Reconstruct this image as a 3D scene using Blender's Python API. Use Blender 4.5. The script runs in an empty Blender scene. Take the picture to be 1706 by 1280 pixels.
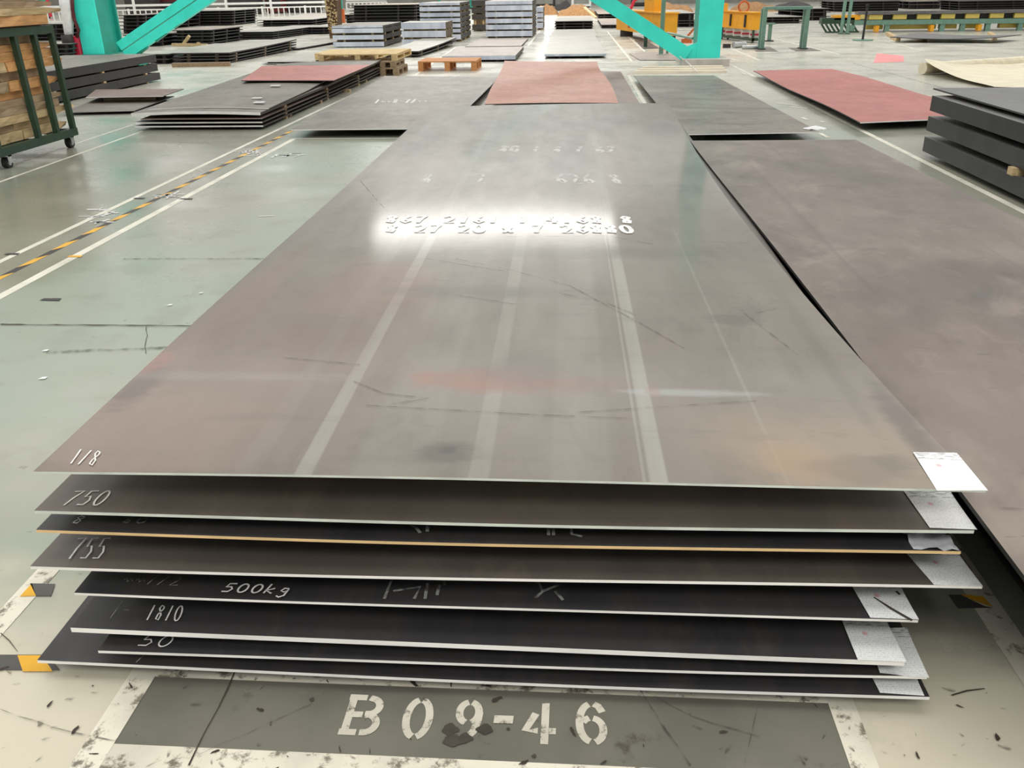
import bpy, math, random
from mathutils import Vector, Matrix
rnd = random.Random(7)
C = bpy.context.scene.collection
SC = bpy.context.scene

# ------------------------------------------------------------------ camera
F, CX, CY, EYE = 1450.0, 853.0, 640.0, 1.6
RM = Matrix(((0.998, -0.015, 0.068), (0.068, 0.414, -0.908), (-0.014, 0.91, 0.414)))
def _frame():
    y = Vector((962 - CX, -(-22 - CY), -F)).normalized()
    n = Vector((1, 0.0155, 0)).cross(y).normalized()
    if n.y < 0: n = -n
    x = y.cross(n)
    return Matrix((x, y, n))
RM = _frame()
cam = bpy.data.objects.new('camera', bpy.data.cameras.new('camera'))
C.objects.link(cam)
cam.matrix_world = Matrix.Translation((0, 0, EYE)) @ RM.to_4x4()
cam.data.sensor_width = 36
cam.data.lens = F / 1706 * 36
cam.data.clip_end = 400
SC.camera = cam

# ------------------------------------------------------------------ world, skylights, exposure
SC.view_settings.view_transform = 'Standard'
SC.view_settings.look = 'None'
SC.view_settings.gamma = 1
SC.view_settings.use_curve_mapping = False
SC.view_settings.exposure = -0.12
W = bpy.data.worlds.new('hall_daylight'); SC.world = W; W.use_nodes = True
wn, wl = W.node_tree.nodes, W.node_tree.links
bg = wn['Background']
tc = wn.new('ShaderNodeTexCoord'); sep = wn.new('ShaderNodeSeparateXYZ')
rmp = wn.new('ShaderNodeValToRGB')
wl.new(tc.outputs['Generated'], sep.inputs[0]); wl.new(sep.outputs['Z'], rmp.inputs[0])
rmp.color_ramp.elements[0].position = 0.0; rmp.color_ramp.elements[0].color = (0.52, 0.53, 0.505, 1)
rmp.color_ramp.elements[1].position = 0.55; rmp.color_ramp.elements[1].color = (0.82, 0.82, 0.80, 1)
wl.new(rmp.outputs[0], bg.inputs[0]); bg.inputs[1].default_value = 0.9

def skylight(x0, x1, y0, y1, z, watts):
    L = bpy.data.lights.new('roof_skylight', 'AREA'); L.shape = 'RECTANGLE'
    L.size, L.size_y, L.energy = x1 - x0, y1 - y0, watts
    L.color = (1, 0.98, 0.93)
    o = bpy.data.objects.new('roof_skylight', L); C.objects.link(o)
    o.location = ((x0 + x1) / 2, (y0 + y1) / 2, z)
    return o
skylight(-11.5, 2.5, 48.0, 51.6, 12, 4200)
skylight(-37, -30, 53, 58, 12, 700)
skylight(-31, -26, 59, 63, 12, 500)
skylight(-31, -25, 78, 84, 12, 600)
skylight(-5, 6, -1, 6, 12, 800)
skylight(-6, 8, -11, -6, 12, 1450)
skylight(-20, 20, 20, 30, 12, 2400)  # unseen skylight row added to light the far floor
skylight(-24, 24, 60, 72, 12, 2600)  # another unseen row, added for brightness farther back

# ------------------------------------------------------------------ pixel to place (real points on the floor or at a given height)
def ray(px, py): return RM @ Vector(((px - CX) / F, -(py - CY) / F, -1))
def at(px, py, z=0.0):
    d = ray(px, py); return Vector((0, 0, EYE)) + d * ((z - EYE) / d.z)
def atY(px, py, y):
    d = ray(px, py); return Vector((0, 0, EYE)) + d * (y / d.y)

# ------------------------------------------------------------------ materials
def srgb(r, g, b):
    f = lambda c: ((c / 255 + 0.055) / 1.055) ** 2.4 if c > 10 else c / 255 / 12.92
    return (f(r), f(g), f(b), 1)

class NT:
    """small node helper"""
    def __init__(s, name):
        s.m = bpy.data.materials.new(name); s.m.use_nodes = True
        s.n, s.l = s.m.node_tree.nodes, s.m.node_tree.links
        s.p = s.n['Principled BSDF']
        s.tc = s.n.new('ShaderNodeTexCoord'); s.co = s.tc.outputs['Object']
    def vec(s, op, a, b=None):
        n = s.n.new('ShaderNodeVectorMath'); n.operation = op; s.put(n.inputs[0], a)
        if b is not None: s.put(n.inputs[1], b)
        return n.outputs['Value'] if op in ('LENGTH', 'DOT_PRODUCT') else n.outputs[0]
    def put(s, inp, v):
        if isinstance(v, bpy.types.NodeSocket): s.l.new(v, inp)
        else: inp.default_value = v
    def math(s, op, a, b=0.0, c=0.0, clamp=False):
        n = s.n.new('ShaderNodeMath'); n.operation = op; n.use_clamp = clamp
        s.put(n.inputs[0], a); s.put(n.inputs[1], b); s.put(n.inputs[2], c); return n.outputs[0]
    def noise(s, scale, detail=4, stretch=(1, 1, 1), co=None, rough=0.55, dist=0.0):
        v = s.vec('MULTIPLY', co or s.co, stretch)
        n = s.n.new('ShaderNodeTexNoise'); n.inputs['Scale'].default_value = scale
        n.inputs['Detail'].default_value = detail; n.inputs['Roughness'].default_value = rough
        n.inputs['Distortion'].default_value = dist
        s.l.new(v, n.inputs['Vector']); return n.outputs['Fac']
    def step(s, v, lo, hi):
        n = s.n.new('ShaderNodeMapRange'); n.interpolation_type = 'SMOOTHSTEP'
        s.put(n.inputs['Value'], v); n.inputs['From Min'].default_value = lo; n.inputs['From Max'].default_value = hi
        return n.outputs['Result']
    def mix(s, fac, a, b):
        n = s.n.new('ShaderNodeMix'); n.data_type = 'RGBA'
        s.put(n.inputs[0], fac); s.put(n.inputs[6], a); s.put(n.inputs[7], b); return n.outputs[2]
    def xyz(s, co=None):
        n = s.n.new('ShaderNodeSeparateXYZ'); s.l.new(co or s.co, n.inputs[0]); return n.outputs
    def blob(s, x, y, rx, ry, warp=None, soft=0.5):
        d = s.vec('MULTIPLY', s.vec('SUBTRACT', s.co, (x, y, 0)), (1 / rx, 1 / ry, 0))
        r = s.vec('LENGTH', d)
        if warp is not None: r = s.math('ADD', r, s.math('MULTIPLY_ADD', warp, 1.6, -0.8))
        return s.math('SUBTRACT', 1.0, s.step(r, 1 - soft, 1 + soft))
    def bump(s, h, strength, dist=0.01):
        b = s.n.new('ShaderNodeBump'); b.inputs['Strength'].default_value = strength; b.inputs['Distance'].default_value = dist
        s.l.new(h, b.inputs['Height']); s.l.new(b.outputs[0], s.p.inputs['Normal'])
    def random_co(s):
        oi = s.n.new('ShaderNodeObjectInfo')
        s.co = s.vec('ADD', s.co, s.vec('MULTIPLY', s.vec('ADD', oi.outputs['Random'], (0, 0, 0)), (37, 53, 11)))
    def fin(s, col, rough=0.5, metal=0.0, spec=0.5, coat=0.0):
        s.put(s.p.inputs['Base Color'], col); s.put(s.p.inputs['Roughness'], rough); s.put(s.p.inputs['Metallic'], metal)
        s.put(s.p.inputs['Specular IOR Level'], spec)
        if coat: s.p.inputs['Coat Weight'].default_value = coat; s.p.inputs['Coat Roughness'].default_value = 0.10
        return s.m

def plain(name, col, rough=0.5, metal=0.0, dark=0.75, scale=4, stretch=(1, 1, 1), bump=0.0, spec=0.5, lo=0.35, hi=0.7):
    t = NT(name); t.random_co()
    n = t.noise(scale, 5, stretch)
    c2 = tuple(c * dark for c in col[:3]) + (1,)
    if bump: t.bump(n, bump)
    return t.fin(t.mix(t.step(n, lo, hi), col, c2), rough, metal, spec)

# steel surfaces
def steel(name, a, b, c, rough=0.4, stretch=(1, 1, 1), extra=None, spec=0.5, metal=0.0, coat=0.0):
    t = NT(name); base = t.co; t.random_co(); rc = t.co
    big = t.noise(1.1, 7, stretch, rough=.65, dist=.4); fine = t.noise(5, 8, (stretch[0] * 1.6, stretch[1] * 1.6, 1), rough=.72, dist=.5)
    col = t.mix(t.step(big, 0.38, 0.62), a, b)
    col = t.mix(t.math('MULTIPLY', t.step(fine, 0.47, 0.68), 0.6), col, c)
    sm = t.noise(0.8, 6, (stretch[0] * .8, stretch[1] * 1.8, 1), rough=.68, dist=1.2)
    col = t.mix(t.math('MULTIPLY', t.step(sm, 0.5, 0.68), 0.5), col, tuple(q * .62 for q in c[:3]) + (1,))
    t.co = base
    if extra: col = extra(t, col)
    rg = t.math('MULTIPLY_ADD', t.noise(2.5, 4, (3, 1, 1)), 0.2, rough - 0.1)
    t.bump(t.noise(3, 3, (1, 1, 1)), 0.06, 0.02)
    return t.fin(col, rg, metal, spec, coat)

def main_extra(t, col):
    xs = t.xyz(); X, Y = xs[0], xs[1]     # origin: middle of the sheet; Y from -3.45 to 3.45
    w = t.noise(2.2, 6); w2 = t.noise(9, 6, (1, 2.5, 1)); st = t.noise(5, 3, (6, 0.25, 1))
    band = t.noise(1.6, 2, (2.2, 0.05, 1)); col = t.mix(t.math('MULTIPLY', t.step(band, 0.45, 0.7), 0.35), col, srgb(120, 110, 101))
    # pale lengthwise streaks
    Xs = t.math('MULTIPLY_ADD', Y, 0.012, X)
    for x0, wd, k in ((-0.482, 0.021, 0.8), (-0.075, 0.024, 0.38), (0.333, 0.021, 0.75), (0.30, 0.004, 0.5), (-0.28, 0.09, 0.14), (0.16, 0.07, 0.18), (0.62, 0.005, 0.3), (-0.62, 0.03, 0.15)):
        d = t.math('ABSOLUTE', t.math('SUBTRACT', Xs, x0))
        f = t.math('SUBTRACT', 1.0, t.step(d, wd * 0.8, wd * 1.15))
        fade = t.math('SUBTRACT', 1.0, t.step(Y, -1.9, -0.9))
        f = t.math('MULTIPLY', f, t.math('MULTIPLY', t.math('MULTIPLY_ADD', st, 0.8, 0.35), k))
        col = t.mix(t.math('MULTIPLY', f, t.math('MULTIPLY_ADD', fade, 0.8, 0.2)), col, srgb(146, 146, 135))
    # brown front left, rust strip, oil stains, dark far marks, pale wipe, warm patch
    def B(x, y, rx, ry, wp, soft, k, c):
        nonlocal col
        col = t.mix(t.math('MULTIPLY', t.blob(x, y, rx, ry, wp, soft), k), col, srgb(*c))
    B(-0.96, -3.2, 0.30, 0.35, w, .6, .5, (140, 118, 104)); B(-0.75, -2.6, 0.5, 0.7, w, .6, .4, (110, 88, 77)); B(-0.55, -2.0, 0.18, 0.35, w, .6, .35, (124, 94, 78))
    B(0.78, -3.28, 0.28, 0.22, w, .6, .6, (138, 122, 102)); B(0.70, -3.33, 0.10, 0.10, w2, .5, .5, (148, 120, 90)); B(0.85, -3.36, 0.12, 0.06, w2, .4, .35, (78, 66, 56)); B(1.02, -3.1, 0.035, 0.22, w2, .6, .7, (78, 66, 58)); B(0.93, -2.6, 0.02, 0.5, w2, .6, .4, (88, 78, 70)); B(0.72, -2.35, 0.09, 0.06, w2, .35, .5, (70, 66, 60)); B(0.93, -3.33, 0.05, 0.05, w2, .4, .35, (82, 74, 66))
    B(-0.08, -2.905, 0.17, 0.075, w2, .4, .65, (126, 80, 64)); B(-0.25, -2.90, 0.03, 0.06, w2, .5, .45, (128, 84, 68)); B(0.05, -2.91, 0.20, 0.06, w, .6, .45, (120, 82, 68))
    B(-1.08, -2.82, 0.04, 0.10, w2, .4, .6, (138, 92, 80)); B(-1.05, -2.98, 0.05, 0.12, w2, .5, .6, (60, 50, 44)); B(-1.0, -2.2, 0.07, 0.7, w, .6, .4, (116, 92, 82))
    B(0.03, -2.81, 0.10, 0.13, w, .7, .6, (88, 76, 68)); B(-0.02, -2.83, 0.20, 0.06, w, .7, .35, (96, 86, 78))
    B(-0.129, -3.329, 0.062, 0.05, w2, .5, .65, (58, 52, 45)); B(-0.12, -3.32, 0.02, 0.018, w2, .5, .7, (52, 46, 42))
    B(0.05, -3.286, 0.05, 0.05, w2, .5, .35, (98, 90, 80))
    B(0.50, -2.956, 0.16, 0.022, w2, .6, .55, (146, 152, 150)); B(-0.83, -2.905, 0.34, 0.03, w2, .7, .35, (132, 126, 118))
    B(0.40, -2.95, 0.02, 0.03, w2, .5, .4, (136, 98, 84))
    for x, y, rx, ry in ((-0.1, 2.1, 0.6, 0.25), (-0.55, 2.3, 0.25, 0.10), (0.5, 2.4, 0.2, 0.2), (-0.15, -2.1, 0.35, 0.06), (0.83, 1.9, 0.10, 0.35), (0.15, 0.6, 0.12, 1.0), (0.2, -1.55, 0.5, 0.08)):
        B(x, y, rx, ry, w2, .7, .6, (80, 76, 68))
    f = t.step(t.noise(12, 7, (1.2, 5, 1)), 0.62, 0.74)
    col = t.mix(t.math('MULTIPLY', f, 0.35), col, srgb(92, 86, 80))
    f = t.step(t.noise(2.6, 6, (0.7, 3.2, 1), rough=.65, dist=.6), 0.54, 0.68)
    col = t.mix(t.math('MULTIPLY', f, 0.28), col, srgb(84, 78, 70))
    f = t.step(t.noise(4, 7, (1, 1.4, 1), rough=.7), 0.56, 0.72)
    return t.mix(t.math('MULTIPLY', f, 0.22), col, srgb(104, 94, 84))

M = {}
M['main'] = steel('main_sheet_steel', srgb(108, 101, 90), srgb(99, 90, 79), srgb(84, 77, 68), 0.42, (1, 0.35, 1), main_extra, 0.4, 0, 0.27)
M['front'] = steel('grey_mill_scale', srgb(96, 89, 82), srgb(82, 76, 71), srgb(106, 96, 86), 0.42, (1, 0.3, 1))
M['frontshaded'] = steel('shaded_mill_scale', srgb(62, 60, 60), srgb(50, 49, 51), srgb(72, 68, 65), 0.42, (1, 0.3, 1))  # same steel as the grey sheets, darkened for the shade inside the stack
def right_extra(t, col):
    w = t.noise(1.6, 6)
    col = t.mix(t.math('MULTIPLY', t.step(t.noise(0.8, 5, (1, 1, 1)), 0.45, 0.6), 0.7), col, srgb(84, 73, 67))
    f = t.step(t.noise(1.3, 7, (1, 1.3, 1), rough=.7, dist=.8), 0.5, 0.7); col = t.mix(t.math('MULTIPLY', f, 0.65), col, srgb(70, 61, 57)); f = t.step(t.noise(1.7, 6, (1, .8, 1), rough=.6, dist=.8), 0.52, 0.7); col = t.mix(t.math('MULTIPLY', f, 0.45), col, srgb(150, 138, 127))
    f = t.step(t.noise(1.1, 5, (5, 0.12, 1)), 0.6, 0.66); col = t.mix(t.math('MULTIPLY', f, 0.35), col, srgb(80, 70, 64))
    return t.mix(t.math('MULTIPLY', t.step(t.noise(9, 7, (1, 4, 1)), 0.62, 0.72), 0.55), col, srgb(78, 68, 64))
M['right'] = steel('brown_mill_scale', srgb(116, 105, 96), srgb(104, 92, 84), srgb(126, 115, 105), 0.46, (1, 0.5, 1), right_extra)
M['grey'] = steel('flat_grey_steel', srgb(130, 121, 110), srgb(108, 98, 89), srgb(82, 76, 71), 0.45)
M['pale'] = steel('pale_grey_steel', srgb(178, 174, 164), srgb(166, 161, 151), srgb(150, 144, 136), 0.4)
M['tan'] = steel('pale_brown_steel', srgb(166, 152, 140), srgb(152, 138, 127), srgb(140, 128, 120), 0.45)
M['red'] = steel('red_primer', srgb(180, 122, 100), srgb(170, 108, 88), srgb(146, 90, 76), 0.5, (1, 1, 1))
M['pink'] = steel('pinkish_red_primer', srgb(186, 112, 104), srgb(170, 98, 90), srgb(196, 126, 114), 0.5)
M['dullred'] = steel('dull_brown_red_steel', srgb(128, 108, 98), srgb(112, 92, 84), srgb(140, 118, 106), 0.5)
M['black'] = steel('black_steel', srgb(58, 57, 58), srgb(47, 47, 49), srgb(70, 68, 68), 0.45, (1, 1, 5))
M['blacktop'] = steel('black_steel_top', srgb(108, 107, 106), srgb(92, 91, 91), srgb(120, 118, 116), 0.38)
M['dark'] = steel('dark_brown_steel', srgb(74, 66, 62), srgb(58, 52, 49), srgb(88, 78, 72), 0.5, (1, 1, 5))
M['edge'] = plain('cut_steel_edge', srgb(242, 241, 238), 0.4, 0, 0.82, 14, (0.3, 1, 1))
M['edgewarm'] = plain('warm_steel_edge', srgb(222, 190, 140), 0.45, 0, 0.85, 8)
M['edgedark'] = plain('dark_steel_edge', srgb(64, 62, 62), 0.5, 0, 0.7, 10)
M['edgegreen'] = plain('greenish_steel_edge', srgb(206, 214, 206), 0.4, 0, 0.8, 10)
def bundle_mat(name, a, b, rough=0.35, lines=36):
    t = NT(name); t.random_co(); n = t.noise(1.5, 5, (2, 2, 0.6)); f = t.noise(1, 2, (0.4, 0.4, lines * 4))
    col = t.mix(t.step(n, 0.35, 0.65), a, b)
    col = t.mix(t.math('MULTIPLY', t.step(f, 0.5, 0.62), 0.4), col, tuple(c * 0.55 for c in a[:3]) + (1,))
    return t.fin(col, rough)
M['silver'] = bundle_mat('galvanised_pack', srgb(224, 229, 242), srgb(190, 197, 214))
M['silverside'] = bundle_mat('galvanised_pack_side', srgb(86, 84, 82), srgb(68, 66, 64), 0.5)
M['brownside'] = bundle_mat('brown_pack_side', srgb(112, 98, 78), srgb(94, 80, 62), 0.6)
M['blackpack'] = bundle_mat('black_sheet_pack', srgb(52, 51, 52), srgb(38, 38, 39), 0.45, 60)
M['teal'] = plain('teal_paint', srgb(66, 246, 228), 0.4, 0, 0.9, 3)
M['tealdark'] = plain('teal_paint_dark', srgb(30, 160, 142), 0.45, 0, 0.85, 3)  # darker teal; on column sides and webs it carries their shade
M['green'] = plain('dark_green_paint', srgb(44, 70, 52), 0.45, 0, 0.8, 8)
M['greenpost'] = plain('grey_green_paint', srgb(112, 148, 132), 0.45, 0, 0.85, 8)
M['yellow'] = plain('yellow_paint', srgb(238, 168, 34), 0.45, 0, 0.88, 4)
M['yellowpale'] = plain('pale_yellow_paint', srgb(206, 186, 96), 0.5, 0, 0.88, 6)
M['white'] = plain('white_paint', srgb(236, 236, 232), 0.5, 0, 0.92, 6)
M['paper'] = None
M['wood'] = plain('pale_sawn_wood', srgb(214, 186, 140), 0.7, 0, 0.66, 7, (4, 0.5, 4), 0.25)
M['wood2'] = plain('grey_brown_wood', srgb(168, 144, 114), 0.75, 0, 0.66, 7, (4, 0.5, 4), 0.25)
M['wood3'] = plain('orange_tinted_wood', srgb(222, 166, 108), 0.7, 0, 0.7, 7, (4, 0.5, 4), 0.25)
M['woodcream'] = plain('cream_planed_wood', srgb(250, 240, 220), 0.6, 0, 0.82, 9, (0.3, 3, 3), 0.1)
M['pallet'] = plain('orange_pallet_wood', srgb(216, 150, 92), 0.65, 0, 0.8, 6, (1, 3, 3), 0.15)
M['palletpale'] = plain('yellow_pallet_wood', srgb(228, 200, 146), 0.7, 0, 0.74, 6, (1, 3, 3), 0.2)
M['cloth'] = plain('white_cloth', srgb(238, 238, 238), 0.8, 0, 0.86, 10, bump=0.3)
M['tarp'] = plain('brown_tarpaulin', srgb(164, 120, 72), 0.7, 0, 0.62, 8, bump=0.5)
M['cream'] = plain('cream_canvas', srgb(240, 230, 204), 0.75, 0, 0.84, 3, (1, 4, 1), 0.3)
M['redbox'] = plain('bright_red_paint', srgb(222, 46, 78), 0.45, 0, 0.85, 6)
M['maroon'] = plain('maroon_paint', srgb(96, 28, 34), 0.5, 0, 0.8, 5)
M['machine'] = plain('dark_machine_paint', srgb(58, 52, 52), 0.6, 0, 0.6, 2)
M['orange'] = plain('orange_paint', srgb(196, 98, 44), 0.5, 0, 0.85, 6)
M['chrome'] = plain('bright_metal', srgb(206, 208, 208), 0.25, 0.6, 0.8, 8)
M['rubber'] = plain('black_rubber', srgb(40, 40, 40), 0.6, 0, 0.8, 8)
M['concrete'] = plain('pale_concrete', srgb(206, 198, 190), 0.8, 0, 0.82, 6, bump=0.2)
M['wallgrey'] = plain('dim_wall_paint', srgb(150, 150, 142), 0.8, 0, 0.8, 1.2)
M['chalk'] = plain('white_chalk', srgb(236, 234, 230), 0.9, 0, 0.75, 40)
M['rod'] = plain('cut_rod_ends', srgb(206, 178, 132), 0.7, 0, 0.7, 9)
M['rodbrown'] = plain('brown_rods', srgb(96, 70, 44), 0.7, 0, 0.6, 9)
M['pinkpaint'] = plain('pink_paint', srgb(246, 150, 150), 0.6, 0, 0.9, 2)

def see_through(name, col, lo, hi, scale, k, stretch=(1, 1, 1), rough=0.8):
    t = NT(name); n = t.noise(scale, 6, stretch)
    t.fin(col, rough)
    t.put(t.p.inputs['Alpha'], t.math('MULTIPLY', t.step(n, lo, hi), k))
    return t.m
M['faint'] = see_through('faint_chalk', srgb(190, 190, 186), 0.35, 0.6, 30, 0.5)
M['spray'] = see_through('white_spray_paint', srgb(250, 250, 246), 0.25, 0.5, 14, 0.9)
M['scratch'] = see_through('dark_scratch', srgb(70, 62, 58), 0.35, 0.65, 22, 0.55)
M['sprayfaint'] = see_through('faint_white_spray', srgb(250, 250, 246), 0.3, 0.6, 10, 0.4)
M['glaresmear'] = see_through('glare_haze', srgb(240, 240, 234), 0.3, 0.75, 6, 0.5, (1, 3, 1))  # glare on the top sheet put into a translucent white

def paper_mat():
    t = NT('printed_paper'); xs = t.xyz()
    row = t.math('FRACT', t.math('MULTIPLY', xs[1], 1 / 0.0068))
    ink = t.math('MULTIPLY', t.step(row, 0.45, 0.55), t.step(t.noise(1, 3, (260, 147, 1)), 0.5, 0.56))
    col = t.mix(t.math('MULTIPLY', ink, 0.32), srgb(238, 239, 238), srgb(120, 122, 126))
    # heavier heading near the far edge, one faint red stamp
    head = t.step(xs[1], 0.048, 0.052)
    bar = t.step(t.noise(1, 2, (40, 170, 1)), 0.5, 0.56)
    col = t.mix(t.math('MULTIPLY', t.math('MULTIPLY', head, bar), 0.6), col, srgb(110, 112, 118))
    stamp = t.blob(-0.012, 0.024, 0.006, 0.007, None, 0.4)
    col = t.mix(t.math('MULTIPLY', stamp, 0.5), col, srgb(210, 80, 90))
    return t.fin(col, 0.45)
M['paper'] = paper_mat()
M['crumple'] = plain('crumpled_film', srgb(200, 202, 206), 0.3, 0, 0.45, 16, bump=0.8)

# floor
def floor_cols(t):
    w = t.noise(0.35, 6); w2 = t.noise(1.7, 7, (1, 1.6, 1)); xs = t.xyz()
    col = t.mix(t.step(w, 0.42, 0.6), srgb(146, 156, 140), srgb(152, 151, 136))
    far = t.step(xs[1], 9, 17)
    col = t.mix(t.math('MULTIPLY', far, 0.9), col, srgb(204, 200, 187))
    lane = t.math('MULTIPLY', t.math('LESS_THAN', xs[0], -3.3), t.math('SUBTRACT', 1.0, t.step(xs[1], 9, 12)))
    col = t.mix(t.math('MULTIPLY', lane, 0.55), col, srgb(136, 135, 120))
    # cream tone close to the stack, with a ragged edge
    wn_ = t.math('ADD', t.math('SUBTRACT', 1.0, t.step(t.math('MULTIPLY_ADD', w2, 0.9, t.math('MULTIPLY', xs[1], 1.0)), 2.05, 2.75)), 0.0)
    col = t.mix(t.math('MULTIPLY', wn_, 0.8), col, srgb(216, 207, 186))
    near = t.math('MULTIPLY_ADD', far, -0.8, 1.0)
    g = t.step(t.noise(2.4, 7, (1, 1, 1)), 0.52, 0.66)
    col = t.mix(t.math('MULTIPLY', g, t.math('MULTIPLY', near, 0.35)), col, srgb(128, 126, 112))
    sp = t.step(t.noise(14, 6, (1, 1.4, 1)), 0.66, 0.74)
    col = t.mix(t.math('MULTIPLY', sp, t.math('MULTIPLY', near, 0.5)), col, srgb(88, 80, 70))
    sc = t.step(t.noise(5, 8, (5, 0.8, 1), rough=0.7), 0.64, 0.72)
    return t.mix(t.math('MULTIPLY', sc, t.math('MULTIPLY', near, 0.25)), col, srgb(120, 112, 100))
def floor_mat():
    t = NT('painted_concrete'); col = floor_cols(t)
    rg = t.math('MULTIPLY_ADD', t.noise(1.1, 5), 0.5, 0.02)
    t.bump(t.noise(60, 5), 0.05, 0.004)
    return t.fin(col, rg, 0, 0.5)
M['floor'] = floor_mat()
def worn(name, col, lo, hi, scale=9, under=None, stretch=(1, 1, 1)):
    t = NT(name); n = t.noise(scale, 8, stretch, rough=0.72)
    f = t.step(n, lo, hi); c0 = t.mix(t.step(t.noise(3, 5), 0.4, 0.65), col, tuple(c * 0.8 for c in col[:3]) + (1,))
    return t.fin(t.mix(f, c0, under or srgb(96, 90, 80)), 0.5)
M['line'] = worn('worn_white_line', srgb(226, 220, 202), 0.52, 0.63, 14, srgb(120, 112, 98))
M['linefar'] = worn('white_floor_line', srgb(228, 224, 208), 0.58, 0.7, 4, srgb(150, 146, 132))
M['letter'] = worn('stencil_white', srgb(214, 208, 192), 0.53, 0.62, 22, srgb(118, 114, 102))
M['bay'] = worn('dark_olive_bay', srgb(114, 112, 101), 0.60, 0.72, 4, srgb(74, 68, 60))  # darker olive tone within the bay outline
M['tapeyellow'] = worn('yellow_tape', srgb(236, 178, 44), 0.62, 0.7, 9, srgb(150, 110, 50))
M['tapeblack'] = worn('black_tape', srgb(84, 82, 78), 0.6, 0.7, 7, srgb(56, 54, 52))
M['tapedark'] = worn('black_stripe', srgb(48, 46, 44), 0.62, 0.7, 9, srgb(80, 76, 70))
M['stainpaint'] = plain('black_stain', srgb(70, 64, 56), 0.6, 0, 0.7, 20)
M['crack'] = plain('crack_dirt', srgb(66, 58, 50), 0.9, 0, 0.7, 20)

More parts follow.
